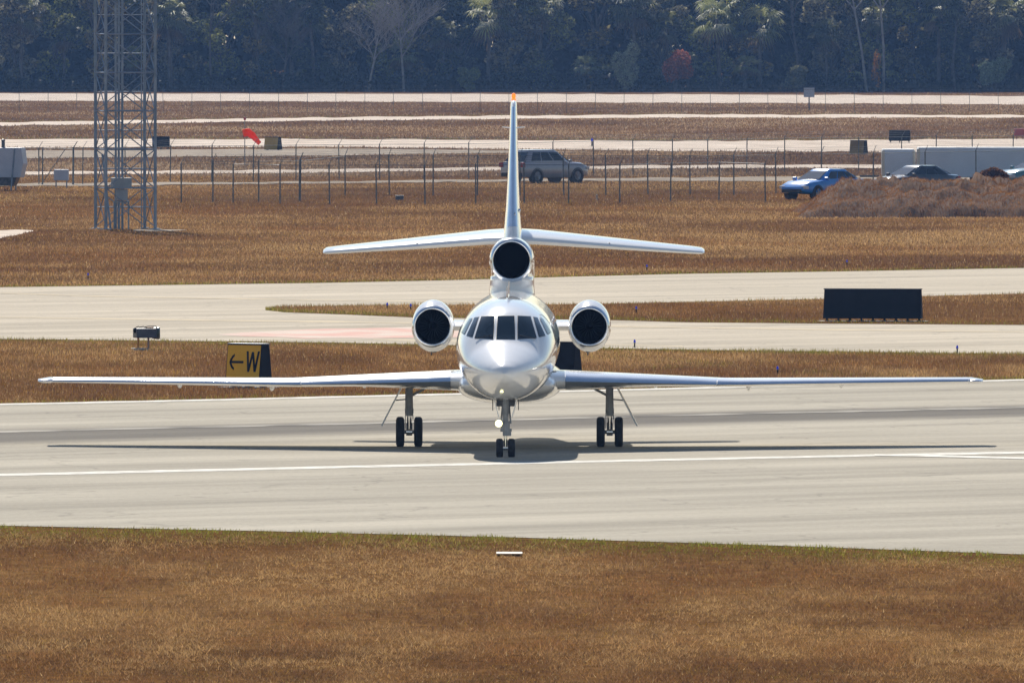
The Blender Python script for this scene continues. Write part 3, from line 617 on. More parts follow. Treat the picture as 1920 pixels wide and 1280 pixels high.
# blue taxiway edge lights
def blue_light():
    r = empty('taxiway_light', (0, 0, 0), 0, '', 'airfield light', 'blue taxiway edge lights')
    MB().tube((0, 0, 0), (0, 0, .03), .09, n=12).build('base_plate', M_conc, r); MB().tube((0, 0, .02), (0, 0, .20), .028, n=8).build('stem', M_sblack, r)
    MB().tube((0, 0, .20), (0, 0, .225), .055, n=12).build('collar', M_galv, r); MB().lathe((0, 0, .22), (0, 0, 1), [(0, .045), (.06, .045), (.10, .035), (.125, .01)], 12, True, True).build('lens', M_blue, r, smooth=True); return r
lights = [(165, 524, 'blue edge light at the far left beyond the taxiway'), (726, 581, 'blue edge light left of the left nacelle on the taxiway'), (770, 583, 'blue edge light touching the left nacelle outline'), (1213, 508, 'blue edge light beyond the taxiway under the right stabiliser tip'),
          (1193, 588, 'blue edge light on the grass island right of the right nacelle'), (1588, 499, 'blue edge light in the far grass above the long black sign'), (1190, 652, 'blue edge light on the taxiway edge right of the right nacelle'), (1795, 663, 'blue edge light at the taxiway edge near the right wing tip'),
          (1110, 275, 'far blue edge light above the grey car'), (1458, 703, 'dark edge light just above the right wing')]
proto = blue_light()
for k, (px, py, lb) in enumerate(lights):
    o = proto if k == 0 else copy_tree(proto); x, y = G(px, py); o.location = (x, y, 0); o['label'] = lb
    o.scale = (.62, .62, .62) if py > 300 else (1.5, 1.5, 1.5)
# windsock
x, y = G(459, 312); ws = empty('windsock', (x, y, 0), 0, 'orange windsock drooping from a pole with a red lamp on top', 'windsock')
MB().tube((0, 0, 0), (0, 0, 2.45), .028, .018, 8).build('pole', M_galv, ws)
M_or = nmat('windsock_orange', (.95, .10, .005), (.97, .16, .01), 3, .7); M_orf = M_or.node_tree; ts_ = M_orf.nodes.new('ShaderNodeBsdfTranslucent'); ts_.inputs[0].default_value = (.95, .12, .01, 1); ms_ = M_orf.nodes.new('ShaderNodeMixShader'); ms_.inputs[0].default_value = .5; M_orf.links.new(M_orf.nodes['Principled BSDF'].outputs[0], ms_.inputs[1]); M_orf.links.new(ts_.outputs[0], ms_.inputs[2]); M_orf.links.new(ms_.outputs[0], M_orf.nodes['Material Output'].inputs['Surface'])
MB().ball((0, 0, 2.52), (.07, .07, .09)).build('obstruction_lamp', mat('red_lamp_glass', (.45, .04, .04), .3), ws, smooth=True)
mb = MB(); c0 = Vector((-.1, 0, 1.75)); path = [(c0, .22), (c0+Vector((.28, 0, .06)), .22), (c0+Vector((.5, 0, -.10)), .18), (c0+Vector((.7, 0, -.34)), .14), (c0+Vector((.9, 0, -.55)), .11)]
rr = []
for k, (c, r) in enumerate(path):
    d = (path[min(k+1, 4)][0]-path[max(k-1, 0)][0]).normalized(); u = Vector((0, 1, 0)); v = d.cross(u); rr.append([c+u*r*math.cos(2*math.pi*i/16)*.8+v*r*math.sin(2*math.pi*i/16) for i in range(16)])
mb.rings(rr, False, False).build('sock', M_or, ws, smooth=True)
MB().tube(c0+Vector((.03, 0, .22)), c0+Vector((.03, 0, -.22)), .015, n=6).build('hoop', M_sblack, ws)
# small boxes
x, y = G(749, 375); MB().box((0, 0, .09), (.36, .3, .18)).box((0, 0, .19), (.40, .34, .03)).build('junction_box', M_dark, None, bevel=.008)
o = COL.objects['junction_box']; o.location = (x, y, 0); tag(o, 'low dark junction box in the grass by the near fence', 'junction box')
x, y = G(1119, 376); MB().tube((0, 0, 0), (0, 0, .20), .05, .04).ball((0, 0, .22), .05).build('marker_post', nmat('cream_marker', (.5, .42, .33), (.6, .5, .4), 4, .7)); o = COL.objects['marker_post']; o.location = (x, y, 0); tag(o, 'short cream marker stub in the grass below the grey car', 'marker')
x, y = G(955, 1041); MB().box((0, 0, .02), (.42, .8, .012)).build('concrete_cover', nmat('bright_concrete', (.5, .48, .43), (.6, .58, .52), 4, .8), None, bevel=.008); o = COL.objects['concrete_cover']; o.location = (x, y, .02); tag(o, 'pale flat concrete cover lying in the near grass', 'manhole cover')
x, y = G(1912, 262); MB().box((0, 0, .45), (.7, .3, .5)).box((-.2, 0, .1), (.05, .05, .22)).box((.2, 0, .1), (.05, .05, .22)).build('red_marker_board', mat('dull_red_board', (.30, .05, .05), .6), None, bevel=.01); o = COL.objects['red_marker_board']; o.location = (x, y, 0); tag(o, 'small dull red board at the right edge above the trailers', 'sign')

# ------------------------------------------------------------------ lattice tower
M_tower = nmat('tower_galvanised', (.15, .21, .28), (.28, .34, .42), 2.5, .42, metal=.2)
x, y = G(235, 430); tw = empty('lattice_tower', (x, y, 0), R(13.4), 'tall grey four legged lattice tower rising out of the frame at left', 'tower')
HL = .97; BAY = 1.48; NB = 9; TH = BAY*NB; cor = [(-HL, -HL), (HL, -HL), (HL, HL), (-HL, HL)]
for a, b in cor: MB().tube((a, b, -.02), (a, b, TH), .062, n=10).box((a, b, .03), (.3, .3, .05)).build('leg', M_tower, tw)
for k in range(NB):
    z0 = k*BAY+.12; z1 = z0+BAY
    for i in range(4):
        p, q = cor[i], cor[(i+1) % 4]
        mb = MB(); mb.tube((p[0], p[1], z1), (q[0], q[1], z1), .028, n=6).tube((p[0], p[1], z0), (q[0], q[1], z1), .022, n=6); mb.tube((q[0]*.992, q[1]*.992, z0), (p[0]*.992, p[1]*.992, z1), .022, n=6)
        zm = (z0+z1)/2; mp = ((p[0]+q[0])/2, (p[1]+q[1])/2, zm); mb.tube((p[0], p[1], zm), mp, .013, n=5).tube(mp, (q[0], q[1], zm), .013, n=5).tube((p[0], p[1], z1), (-p[0]*.02, -p[1]*.02, z1), .015, n=5)
        mb.build('brace', M_tower, tw)
for xx in (-.42, -.30, -.16): MB().tube((xx, -.2, 0), (xx, -.2, TH), .045, n=8).build('conduit', M_tower, tw)
mb = MB()
for s in (-1, 1): mb.tube((.72+s*.0, .2+s*.2, 0), (.72, .2+s*.2, TH), .02, n=6)
for k in range(int(TH/.3)): mb.tube((.72, 0, .3*k+.2), (.72, .4, .3*k+.2), .010, n=5)
mb.build('ladder', M_tower, tw)
MB().box((-.22, -.3, 1.78), (.74, .42, .42)).build('equipment_cabinet', nmat('cabinet_grey', (.24, .27, .29), (.30, .33, .35), 3, .5), tw, bevel=.02)
MB().box((-.22, -.3, 1.33), (.44, .36, .44)).build('equipment_cabinet', nmat('cabinet_pale_grey', (.28, .31, .34), (.34, .37, .40), 3, .5), tw, bevel=.02)
MB().box((-.22, -.3, 1.06), (.62, .1, .06)).box((-.5, -.3, .55), (.05, .06, 1.1)).box((.06, -.3, .55), (.05, .06, 1.1)).build('cabinet_rack', M_tower, tw)
MB().tube((-1.0, -.9, 0.1), (-.70, .1, 1.6), .03, n=6).tube((-.62, -.2, 0), (-.8, .5, 2.9), .04, n=6).build('guy_brace', M_tower, tw)
for a, b in cor: MB().box((a*1.02, b*1.02, .0), (.42, .42, .05)).build('footing', M_conc, tw)

# ------------------------------------------------------------------ left edge equipment
M_gw = nmat('pale_grey_panel', (.46, .50, .58), (.54, .57, .64), 2, .5)
x, y = G(10, 357); eq = empty('equipment_shelter', (x, y, 0), R(-10), 'pale grey equipment box raised on a post at the left edge', 'equipment box')
MB().prism([(-1.3, .60), (.80, .60), (.95, 1.25), (.85, 1.98), (-1.3, 1.98)], -.5, .5, lambda u, v, t: (u, t, v)).build('cabinet', M_gw, eq, bevel=.02)
MB().prism([(-1.3, .22), (.45, .22), (.62, .60), (-1.3, .60)], -.4, .4, lambda u, v, t: (u, t, v)).build('underframe', M_dark, eq)
MB().tube((.38, -.55, 0), (.55, -.52, 1.95), .035, n=8).tube((-1.0, -.55, 0), (-1.0, -.52, 1.95), .035, n=8).tube((.38, .55, 0), (.38, .45, .7), .035, n=8).build('leg', M_tower, eq)
MB().tube((-.1, 0, 1.98), (-.1, 0, 2.3), .08, n=10).ball((-.1, 0, 2.32), (.1, .1, .06)).build('vent', M_dark, eq)
x, y = G(115, 352); bx = empty('electrical_box', (x, y, 0), R(-6), 'small pale electrical box on legs left of the tower', 'equipment box')
MB().box((0, 0, .60), (.68, .35, .52)).build('cabinet', M_gw, bx, bevel=.02)
for s in (-1, 1): MB().tube((s*.25, 0, 0), (s*.25, 0, .36), .03, n=8).build('leg', M_tower, bx)

# ------------------------------------------------------------------ fences
M_post = nmat('fence_post_steel', (.075, .09, .095), (.16, .18, .185), 6, .5, metal=.3)
def link_mat():
    m = bpy.data.materials.new('chain_link'); m.use_nodes = True; t = m.node_tree; N = t.nodes.new; L = t.links.new; b = t.nodes['Principled BSDF']
    b.inputs['Base Color'].default_value = (.16, .18, .19, 1); b.inputs['Roughness'].default_value = .5; b.inputs['Metallic'].default_value = .3
    g = N('ShaderNodeNewGeometry'); sp = N('ShaderNodeSeparateXYZ'); L(g.outputs['Position'], sp.inputs[0]); r = []
    for sg in (1, -1):
        a = N('ShaderNodeMath'); a.operation = 'MULTIPLY_ADD'; a.inputs[1].default_value = sg; L(sp.outputs['Z'], a.inputs[0]); L(sp.outputs['X'], a.inputs[2])
        f = N('ShaderNodeMath'); f.operation = 'PINGPONG'; f.inputs[1].default_value = .04; L(a.outputs[0], f.inputs[0])
        c = N('ShaderNodeMath'); c.operation = 'LESS_THAN'; c.inputs[1].default_value = .0021; L(f.outputs[0], c.inputs[0]); r.append(c)
    mx = N('ShaderNodeMath'); mx.operation = 'MAXIMUM'; L(r[0].outputs[0], mx.inputs[0]); L(r[1].outputs[0], mx.inputs[1])
    L(mx.outputs[0], b.inputs['Alpha']); return m
M_link = link_mat()
def fence(name_lb, posts, hp, arm, rp, thick=(), wires=3, link=True):
    x0, y0 = G(*posts[0]); root = empty('chain_link_fence', (x0, y0, 0), 0, name_lb, 'fence'); pts = []
    for k, (px, py) in enumerate(posts):
        x, y = G(px, py); x -= x0; y -= y0; pts.append((x, y)); jx = random.uniform(-.03, .03); h = hp*random.uniform(.98, 1.02); rr = rp*(1.7 if k in thick else 1)
        mb = MB().tube((x, y, 0), (x+jx, y, h), rr, rr, 8)
        if arm: mb.tube((x+jx, y, h-.01), (x+jx+arm*.85, y+.05, h+.30), rr*.55, rr*.4, 6)
        mb.build('post', M_post, root)
    mb = MB()
    for k in range(len(pts)-1):
        (xa, ya), (xb, yb) = pts[k], pts[k+1]
        if wires == 0: break
        mb.tube((xa, ya, hp-.04), (xb, yb, hp-.04), .012, n=5, cap=False)
        for q in range(wires):
            t = (q+1)/wires; sag = .02+.02*random.random(); za = hp+.28*t; xm, ym = (xa+xb)/2, (ya+yb)/2; dx = arm*.8*t
            mb.tube((xa+dx, ya, za), (xm+dx, ym, za-sag), .006, n=4, cap=False).tube((xm+dx, ym, za-sag), (xb+dx, yb, za), .006, n=4, cap=False)
    if mb.v: mb.build('barbed_wire', M_post, root)
    if link:
        mb = MB()
        for k in range(len(pts)-1):
            (xa, ya), (xb, yb) = pts[k], pts[k+1]; mb.add([(xa, ya-.03, .03), (xb, yb-.03, .03), (xb, yb-.03, hp-.05), (xa, ya-.03, hp-.05)], [(0, 1, 2, 3)])
        mb.build('mesh_panel', M_link, root, fix=False)
    return root
NP = [(340, 380), (437, 380), (525, 382), (618, 383), (706, 382), (797, 383), (892, 382), (983, 382), (1066, 382), (1162, 381), (1257, 378), (1348, 376), (1435, 379)]
fence('nearest chain link fence with dark posts in front of the grey car', NP, 1.72, .18, .030)
MP = [(399, 379), (485, 379), (562, 378), (647, 367), (730, 366), (812, 367), (895, 366), (975, 366), (1057, 366), (1136, 366), (1215, 366), (1294, 366), (1376, 366), (1455, 363), (1540, 362), (1637, 360), (1735, 358), (1830, 356), (1925, 354), (2020, 352)]
fence('middle chain link fence running to the blue car and mound', MP, 1.82, .15, .030, thick=(2,))
BP = [(-100, 350), (-20, 348), (73, 346), (137, 347), (155, 346), (235, 344), (319, 342), (397, 341), (475, 340), (555, 339), (636, 338), (712, 337), (795, 337), (879, 336), (960, 334), (1037, 332), (1113, 330), (1187, 329), (1260, 328), (1327, 327), (1400, 325), (1471, 323), (1540, 322), (1610, 321), (1690, 320), (1755, 319), (1823, 318), (1899, 317), (1975, 316)]
fb2 = fence('rear chain link fence behind the grey car and the trailers', BP, 1.78, .22, .026, thick=(3,))
x0, y0 = G(*BP[0]); xa, ya = G(78, 347); xb, yb = G(122, 347)
MB().tube((xa-x0, ya-y0, .05), (xb-x0, yb-y0, 1.7), .02, n=6).tube((xa-x0+.05, ya-y0, 0), (xa-x0+.05, ya-y0, 1.8), .03, n=8).build('gate_brace', M_post, fb2)
FP = [(k*54.0-180, 212) for k in range(43)]
fence('far fence along the foot of the woods', FP, 1.85, .0, .018, wires=3, link=True)
x, y = G(1517, 207); fs = empty('fence_sign', (x, y-.1, 0), 0, 'pale blue grey rectangular board on the far fence before the woods', 'sign')
MB().box((0, -.05, 1.42), (.85, .04, .75)).build('panel', M_gw, fs); MB().tube((0, 0, 0), (0, 0, 1.2), .05, n=8).build('post', M_post, fs)

# ------------------------------------------------------------------ vehicles
M_cgl = mat('car_glass', (.015, .02, .025), .05, coat=.5)
M_trim = mat('car_black_trim', (.015, .015, .016), .5)
M_hl = mat('headlight_glass', (.55, .57, .6), .08, spec=.8); M_tl = mat('tail_lamp_red', (.35, .02, .015), .15)
M_rim = mat('alloy_rim', (.35, .36, .38), .3, .8)
def car(name, px, py, heading, paint, label, kind='sedan', sc_=1.0, cat='car'):
    x, y = G(px, py); r = empty(name, (x, y, 0), heading, label, cat); r.scale = (sc_,)*3
    if kind == 'suv':
        L_, W_ = 4.55, .90; body = [(-2.27, .45, .95, .78), (-2.22, .32, 1.05, .86), (-1.6, .28, 1.10, .90), (0, .26, 1.08, .91), (1.1, .27, 1.06, .90), (1.75, .30, 1.0, .88), (2.12, .34, .88, .82), (2.27, .45, .70, .70)]
        gh = dict(x0=-2.12, x1=1.05, r0=-1.62, r1=.15, zb=1.05, zr=1.66, wb=.86, wr=.68); wx = (-1.35, 1.38); wr = .36
    else:
        L_, W_ = 4.6, .88; body = [(-2.3, .45, .86, .74), (-2.2, .30, .95, .83), (-1.6, .25, .99, .88), (0, .22, .95, .89), (1.0, .23, .93, .88), (1.7, .27, .86, .86), (2.12, .32, .72, .78), (2.3, .42, .58, .62)]
        gh = dict(x0=-1.95, x1=1.15, r0=-1.05, r1=.20, zb=.93, zr=1.42, wb=.82, wr=.60); wx = (-1.38, 1.42); wr = .33
    rr = []
    for xx, zb, zt, w_ in body:
        ring = []
        for u, v in ((-.86, 0), (-.97, .12), (-1, .4), (-.985, .72), (-.93, .93), (-.8, 1), (0, 1.035), (.8, 1), (.93, .93), (.985, .72), (1, .4), (.97, .12), (.86, 0)): ring.append((xx, u*w_, zb+v*(zt-zb)))
        rr.append(ring)
    bo = MB().rings(rr).build('body', paint, r, smooth=True)
    def gring(x0, x1, w_, z, n=28):
        out = []
        cx, hx = (x0+x1)/2, (x1-x0)/2
        for i in range(n): a = 2*math.pi*i/n; c, s = math.cos(a), math.sin(a); out.append((cx+hx*math.copysign(abs(c)**.35, c), w_*math.copysign(abs(s)**.35, s), z))
        return out
    g_ = gh
    MB().rings([gring(g_['x0'], g_['x1'], g_['wb'], g_['zb']-.08), gring(g_['x0'], g_['x1'], g_['wb'], g_['zb']), gring(g_['r0']-.05, g_['r1']+.08, g_['wr']+.03, g_['zr']-.06), gring(g_['r0'], g_['r1'], g_['wr'], g_['zr']-.01), gring(g_['r0']+.3, g_['r1']-.3, g_['wr']-.2, g_['zr']+.01)]).build('cabin', paint, bo, smooth=True)
    def onside(t, s, sg, off=.012):            # t along, s up the glasshouse side
        xb = g_['x0']+(g_['x1']-g_['x0'])*t; xr = g_['r0']+(g_['r1']-g_['r0'])*t; wv = g_['wb']+(g_['wr']+.03-g_['wb'])*s
        return Vector((xb+(xr-xb)*s, sg*(wv+off), g_['zb']+(g_['zr']-.06-g_['zb'])*s))
    for sg in (-1, 1):
        for t0, t1, tr0, tr1 in ((.12, .33, .10, .33), (.36, .60, .36, .60), (.63, .86, .63, .93)):
            q = [onside(t0, .12, sg), onside(t1, .12, sg), onside(tr1, .88, sg), onside(tr0, .88, sg)]
            MB().add(q+[p-Vector((0, sg*.03, 0)) for p in q], [(0, 1, 2, 3), (7, 6, 5, 4), (0, 4, 5, 1), (1, 5, 6, 2), (2, 6, 7, 3), (3, 7, 4, 0)]).build('side_window', M_cgl, bo)
    for xa, xb, nm in ((g_['x1'], g_['r1']+.08, 'windscreen'), (g_['x0'], g_['r0']-.05, 'rear_window')):
        d = 1 if xa > 0 else -1; z0, z1 = g_['zb'], g_['zr']-.06; f = lambda t, sd, o: Vector((xa+(xb-xa)*t+d*o, sd*((g_['wb']+(g_['wr']-g_['wb'])*t)*.80), z0+(z1-z0)*t))
        q = [f(.08, -1, .015), f(.08, 1, .015), f(.9, 1, .015), f(.9, -1, .015)]
        MB().add(q+[p-Vector((d*.04, 0, 0)) for p in q], [(0, 1, 2, 3), (7, 6, 5, 4), (0, 4, 5, 1), (1, 5, 6, 2), (2, 6, 7, 3), (3, 7, 4, 0)]).build(nm, M_cgl, bo)
    for xx in wx:
        for sg in (-1, 1):
            wh = bpy.data.objects.new('wheel', None); COL.objects.link(wh); wh.parent = r
            MB().lathe((xx, sg*(W_-.2), wr), (0, sg, 0), [(0, wr*.6), (0, wr*.95), (.04, wr), (.17, wr), (.21, wr*.94), (.21, wr*.6)], 22).build('tyre', M_rubber, wh, smooth=True)
            mb = MB().lathe((xx, sg*(W_-.2), wr), (0, sg, 0), [(.12, wr*.15), (.19, wr*.62), (.02, wr*.64)], 22, True)
            for k in range(5):
                a = 2*math.pi*k/5; mb.tube((xx, sg*(W_+.0), wr), (xx+math.cos(a)*wr*.58, sg*W_, wr+math.sin(a)*wr*.58), .03, n=5)
            mb.build('rim', M_rim, wh, smooth=True)
            MB().lathe((xx, sg*(W_-.25), wr), (0, sg, 0), [(0, wr*1.12), (.26, wr*1.12), (.265, wr*1.02)], 22, True).build('wheel_arch', M_trim, bo)
    for sg in (-1, 1):
        MB().box((body[-2][0]+.02, sg*(body[-2][3]-.14), body[-2][2]-.14), (.22, .34, .15)).build('headlight', M_hl, bo, bevel=.03)
        MB().box((body[1][0]-.02, sg*(body[1][3]-.10), body[1][2]-.14), (.16, .26, .24 if kind == 'suv' else .15)).build('tail_light', M_tl, bo, bevel=.03)
        MB().box((g_['x1']-.25, sg*(W_+.08), g_['zb']+.05), (.12, .22, .14)).build('side_mirror', paint, bo, bevel=.03)
    MB().box((body[-1][0]+.0, 0, .42), (.12, 1.15, .16)).build('grille', M_trim, bo, bevel=.02)
    MB().box((body[0][0]+.04, 0, .42), (.16, 1.5, .2)).build('rear_bumper', M_trim, bo, bevel=.03)
    return r
M_cg = nmat('suv_grey_paint', (.38, .38, .41), (.44, .43, .46), 1.5, .25, coat=.8, metal=.2); M_cb = nmat('car_blue_paint', (.02, .20, .62), (.03, .25, .72), 1.5, .2, coat=1)
M_cd = nmat('car_dark_paint', (.03, .04, .05), (.05, .065, .08), 1.5, .2, coat=1); M_ct = nmat('car_teal_paint', (.05, .20, .26), (.07, .26, .32), 1.5, .2, coat=1)
car('suv', 1022, 343, R(43), M_cg, 'grey sport utility car driving away behind the tail fin', 'suv', .97)
car('parked_car', 1543, 374, R(180+50), M_cb, 'bright blue sedan nosing out from behind the brown mound', 'sedan', .95)
car('parked_car', 1715, 364, R(180+40), M_cd, 'dark sedan roof showing above the mound before the trailers', 'sedan', .92)
car('parked_car', 1950, 353, R(180+35), M_ct, 'teal car cut off by the right edge behind the mound', 'sedan', 1.0)
M_trl = nmat('trailer_shaded_skin', (.62, .68, .76), (.68, .74, .82), 1.2, .35); M_trr = mat('trailer_roof', (.80, .81, .82), .3)  # white trailers: blue-grey shade put into the side colour, roof kept brighter
def trailer(px, py, ln, h, yaw, label):
    x, y = G(px, py); r = empty('cargo_trailer', (x, y, 0), yaw, label, 'trailer', 'white cargo trailers behind the mound')
    bo = MB().box((0, 0, .42+h/2), (ln, 2.1, h)).build('body', M_trl, r, bevel=.04)
    MB().box((0, 0, .42+h+.02), (ln-.06, 2.04, .05)).build('roof', M_trr, bo, bevel=.02)
    mb = MB(); n = int(ln/.6)
    for k in range(n+1): mb.box((-ln/2+.05+(ln-.1)*k/n, -1.055, .42+h/2), (.03, .012, h-.1))
    mb.build('side_ribs', M_trl, bo)
    for sx in (-1, 1): MB().box((sx*(ln/2-.04), -1.06, .42+h/2), (.14, .03, h-.04)).build('corner_post', nmat('cream_trim', (.62, .58, .48), (.7, .66, .56), 2, .5), bo)
    for xx in (-.45, .45):
        for sg in (-1, 1): MB().lathe((xx, sg*.8, .33), (0, sg, 0), [(0, .05), (0, .33), (.22, .33), (.22, .05)], 18, True, True).build('wheel', M_rubber, r, smooth=True)
    MB().box((-ln/2-.5, 0, .45), (1.1, .1, .1)).build('drawbar', M_dark, r)
    return r
trailer(1684, 348, 1.55, 1.27, R(0), 'short white trailer at the left end of the pair'); trailer(1850, 349, 6.6, 1.38, R(0), 'long white trailer running out of the right edge')

# ------------------------------------------------------------------ brush mound
M_brush = grass_mat(); M_brush.name = 'dry_brush'
nx, ny = 150, 30; mb = MB(); vs = []
cx0, cyb = G(1480, 404); _, cyt = G(1480, 372)
px_ = np.linspace(1478, 2350, nx); hs = np.zeros((nx, ny)); XX = np.zeros((nx, ny)); YY = np.zeros((nx, ny))
for i, p in enumerate(px_):
    for j in range(ny):
        v = j/(ny-1); Yd = 655+v*18; X_ = (p-960)/F*662; XX[i, j] = X_+.8*math.sin(v*3); YY[i, j] = Yd-3*(1 if p > 1600 else 0)*0
prof = np.interp(px_, [1478, 1500, 1540, 1580, 1640, 1700, 1780, 1850, 1920, 2200, 2350], [0, .75, 1.30, 1.42, 1.45, 1.5, 1.5, 1.42, 1.5, 1.5, 0])
for j in range(ny):
    v = j/(ny-1); e = math.sin(math.pi*v)**.6; n_ = vnoise(XX[:, j]*1.1, YY[:, j]*.7, 41)*.5+vnoise(XX[:, j]*3.3, YY[:, j]*2, 42)*.28+vnoise(XX[:, j]*8, YY[:, j]*5, 43)*.15
    hs[:, j] = prof*e*(.40+1.02*n_)-.02
vs = [(XX[i, j], YY[i, j], hs[i, j]) for i in range(nx) for j in range(ny)]; fsx = [(i*ny+j, (i+1)*ny+j, (i+1)*ny+j+1, i*ny+j+1) for i in range(nx-1) for j in range(ny-1)]
mound = MB().add(vs, fsx).build('brush_mound', nmat('mound_soil', (.06, .032, .018), (.15, .085, .048), 1.6, .95, 6, bump=.5, spec=.1), None, smooth='all')
tag(mound, 'long lumpy mound of dry brown brush at the right', 'brush pile')
nt_ = 130000; ii = rng.integers(0, nx-1, nt_); jj = rng.integers(0, ny-1, nt_); fx = rng.random(nt_); fy = rng.random(nt_)
def bil(a): return (a[ii, jj]*(1-fx)+a[ii+1, jj]*fx)*(1-fy)+(a[ii, jj+1]*(1-fx)+a[ii+1, jj+1]*fx)*fy
X = bil(XX); Y = bil(YY); Z = bil(hs); cl = vnoise(X*1.8, Y*1.8, 61)*.6+vnoise(X*6, Y*5, 62)*.4; c = (np.array([.10, .038, .012])*(1-cl[:, None])+np.array([.40, .19, .06])*cl[:, None])*(.6+.8*rng.random(nt_))[:, None]
tw_ = blades('twigs', X, Y, Z-.03, .04+.13*rng.random(nt_), .018*np.ones(nt_), c, None, lean=1.2); del tw_['kind']; tw_.parent = mound; tw_['kind'] = 'stuff'

def leafball(name, cx, cy, cz, rx, ry, rz, n, size, cols, mat_, shell=.35, lumps=6, seed=0, parent=None):
    r = np.random.default_rng(seed); d = r.normal(size=(n, 3)); d /= np.linalg.norm(d, axis=1)[:, None]
    lc = r.normal(size=(lumps, 3)); lc /= np.linalg.norm(lc, axis=1)[:, None]
    bump = np.max(d@lc.T, axis=1); rad = (.62+.38*bump**2)*(1-shell*r.random(n)**1.5); p = d*rad[:, None]*np.array([rx, ry, rz])+np.array([cx, cy, cz])
    return p
def leaf_mesh(name, p, size, cols, mat_, parent=None, droop=0.0, aspect=1.6, r=None):
    r = r or rng; n = len(p); a = r.normal(size=(n, 3)); a /= np.linalg.norm(a, axis=1)[:, None]; a[:, 2] -= droop; b = r.normal(size=(n, 3)); b -= a*np.sum(a*b, 1)[:, None]/np.sum(a*a, 1)[:, None]; b /= np.linalg.norm(b, axis=1)[:, None]
    s = size*(.5+r.random(n))[:, None]; v = np.empty((n, 4, 3), np.float32); v[:, 0] = p-a*s*aspect/2; v[:, 1] = p-b*s/2; v[:, 2] = p+a*s*aspect/2; v[:, 3] = p+b*s/2
    me = bpy.data.meshes.new(name); me.vertices.add(4*n); me.vertices.foreach_set('co', v.ravel()); me.loops.add(4*n); me.loops.foreach_set('vertex_index', np.arange(4*n, dtype=np.int32)); me.polygons.add(n); me.polygons.foreach_set('loop_start', np.arange(0, 4*n, 4, dtype=np.int32)); me.update(calc_edges=True)
    ca = me.color_attributes.new('col', 'FLOAT_COLOR', 'POINT'); c = np.ones((n, 4, 4), np.float32); c[:, :, :3] = cols[:, None, :]; ca.data.foreach_set('color', c.ravel()); me.materials.append(mat_)
    o = bpy.data.objects.new(name, me); COL.objects.link(o)
    if parent: o.parent = parent
    return o
def lcol(n, c1, c2, r): t = r.random(n)[:, None]; return (np.array(c1)*(1-t)+np.array(c2)*t)*(.6+.8*r.random(n))[:, None]
r_ = np.random.default_rng(3)
x, y = G(1862, 366); bu = empty('dry_bush', (x, y, 0), 0, 'round dry reddish brown bush sticking up behind the mound', 'bush')
leaf_mesh('foliage', leafball('', 0, 0, .72, .72, .6, .52, 5000, .07, None, None, seed=4), .09, lcol(5000, (.10, .04, .02), (.24, .12, .06), r_), M_brush, bu)
MB().tube((0, 0, 0), (0, 0, .6), .06, .03).build('stem', M_trim, bu)

# ------------------------------------------------------------------ trees
def leaf_mat(name, tr=.3, gloss=.35):
    m = bpy.data.materials.new(name); m.use_nodes = True; t = m.node_tree; N = t.nodes.new; L = t.links.new
    b = t.nodes['Principled BSDF']; b.inputs['Roughness'].default_value = gloss; b.inputs['Specular IOR Level'].default_value = .35
    a = N('ShaderNodeAttribute'); a.attribute_name = 'col'; L(a.outputs['Color'], b.inputs['Base Color']); tl_ = N('ShaderNodeBsdfTranslucent'); L(a.outputs['Color'], tl_.inputs['Color'])
    mx = N('ShaderNodeMixShader'); mx.inputs[0].default_value = tr; L(b.outputs[0], mx.inputs[1]); L(tl_.outputs[0], mx.inputs[2]); L(mx.outputs[0], t.nodes['Material Output'].inputs['Surface']); return m
M_leaf = leaf_mat('leaves', .28, .75); M_palm = leaf_mat('palm_fronds', .45, .6)
M_bark = nmat('grey_bark', (.06, .052, .045), (.14, .125, .11), 3, .9); M_pale = nmat('pale_bare_bark', (.24, .22, .20), (.38, .35, .32), 2, .85); M_ptr = nmat('palm_trunk_bark', (.07, .06, .05), (.15, .13, .11), 3, .9)
DT = F*CH/(173-Y0)                            # front of the woods
def broadleaf(seed, h, spread, c1, c2, n=7000):
    r = np.random.default_rng(seed); root = empty('broadleaf_tree', (0, 0, 0), 0, '', 'tree', 'dark evergreen trees at the front of the woods')
    mb = MB(); tips = []; top = h*.45; mb.tube((0, 0, 0), (0, 0, top), .22, .15, 8)
    for k in range(9):
        a = r.random()*6.28; z0 = h*(.18+.3*r.random()); ln = spread*(.5+.5*r.random()); p1 = Vector((math.cos(a)*ln, math.sin(a)*ln, z0+h*(.12+.45*r.random()))); mb.tube((0, 0, z0), p1, .09, .03, 6); tips.append(p1)
        for q in range(2):
            p2 = p1+Vector((r.normal()*.8, r.normal()*.8, .8*r.random()+.3)); mb.tube(p1, p2, .03, .012, 5); tips.append(p2)
    mb.build('trunk', M_bark, root); ps = []
    for t in tips: rr = .5+.6*r.random(); ps.append(leafball('', t.x, t.y, t.z, rr*1.25, rr*1.25, rr*.85, n//len(tips), 0, None, None, seed=int(r.integers(1e6))))
    for k in range(8): ps.append(leafball('', r.normal()*spread*.45, r.normal()*spread*.45, h*(.08+.35*r.random()), 1.0, 1.0, .9, n//30, 0, None, None, seed=int(r.integers(1e6))))
    p = np.concatenate(ps); leaf_mesh('crown', p, .22, lcol(len(p), c1, c2, r), M_leaf, root, r=r); return root
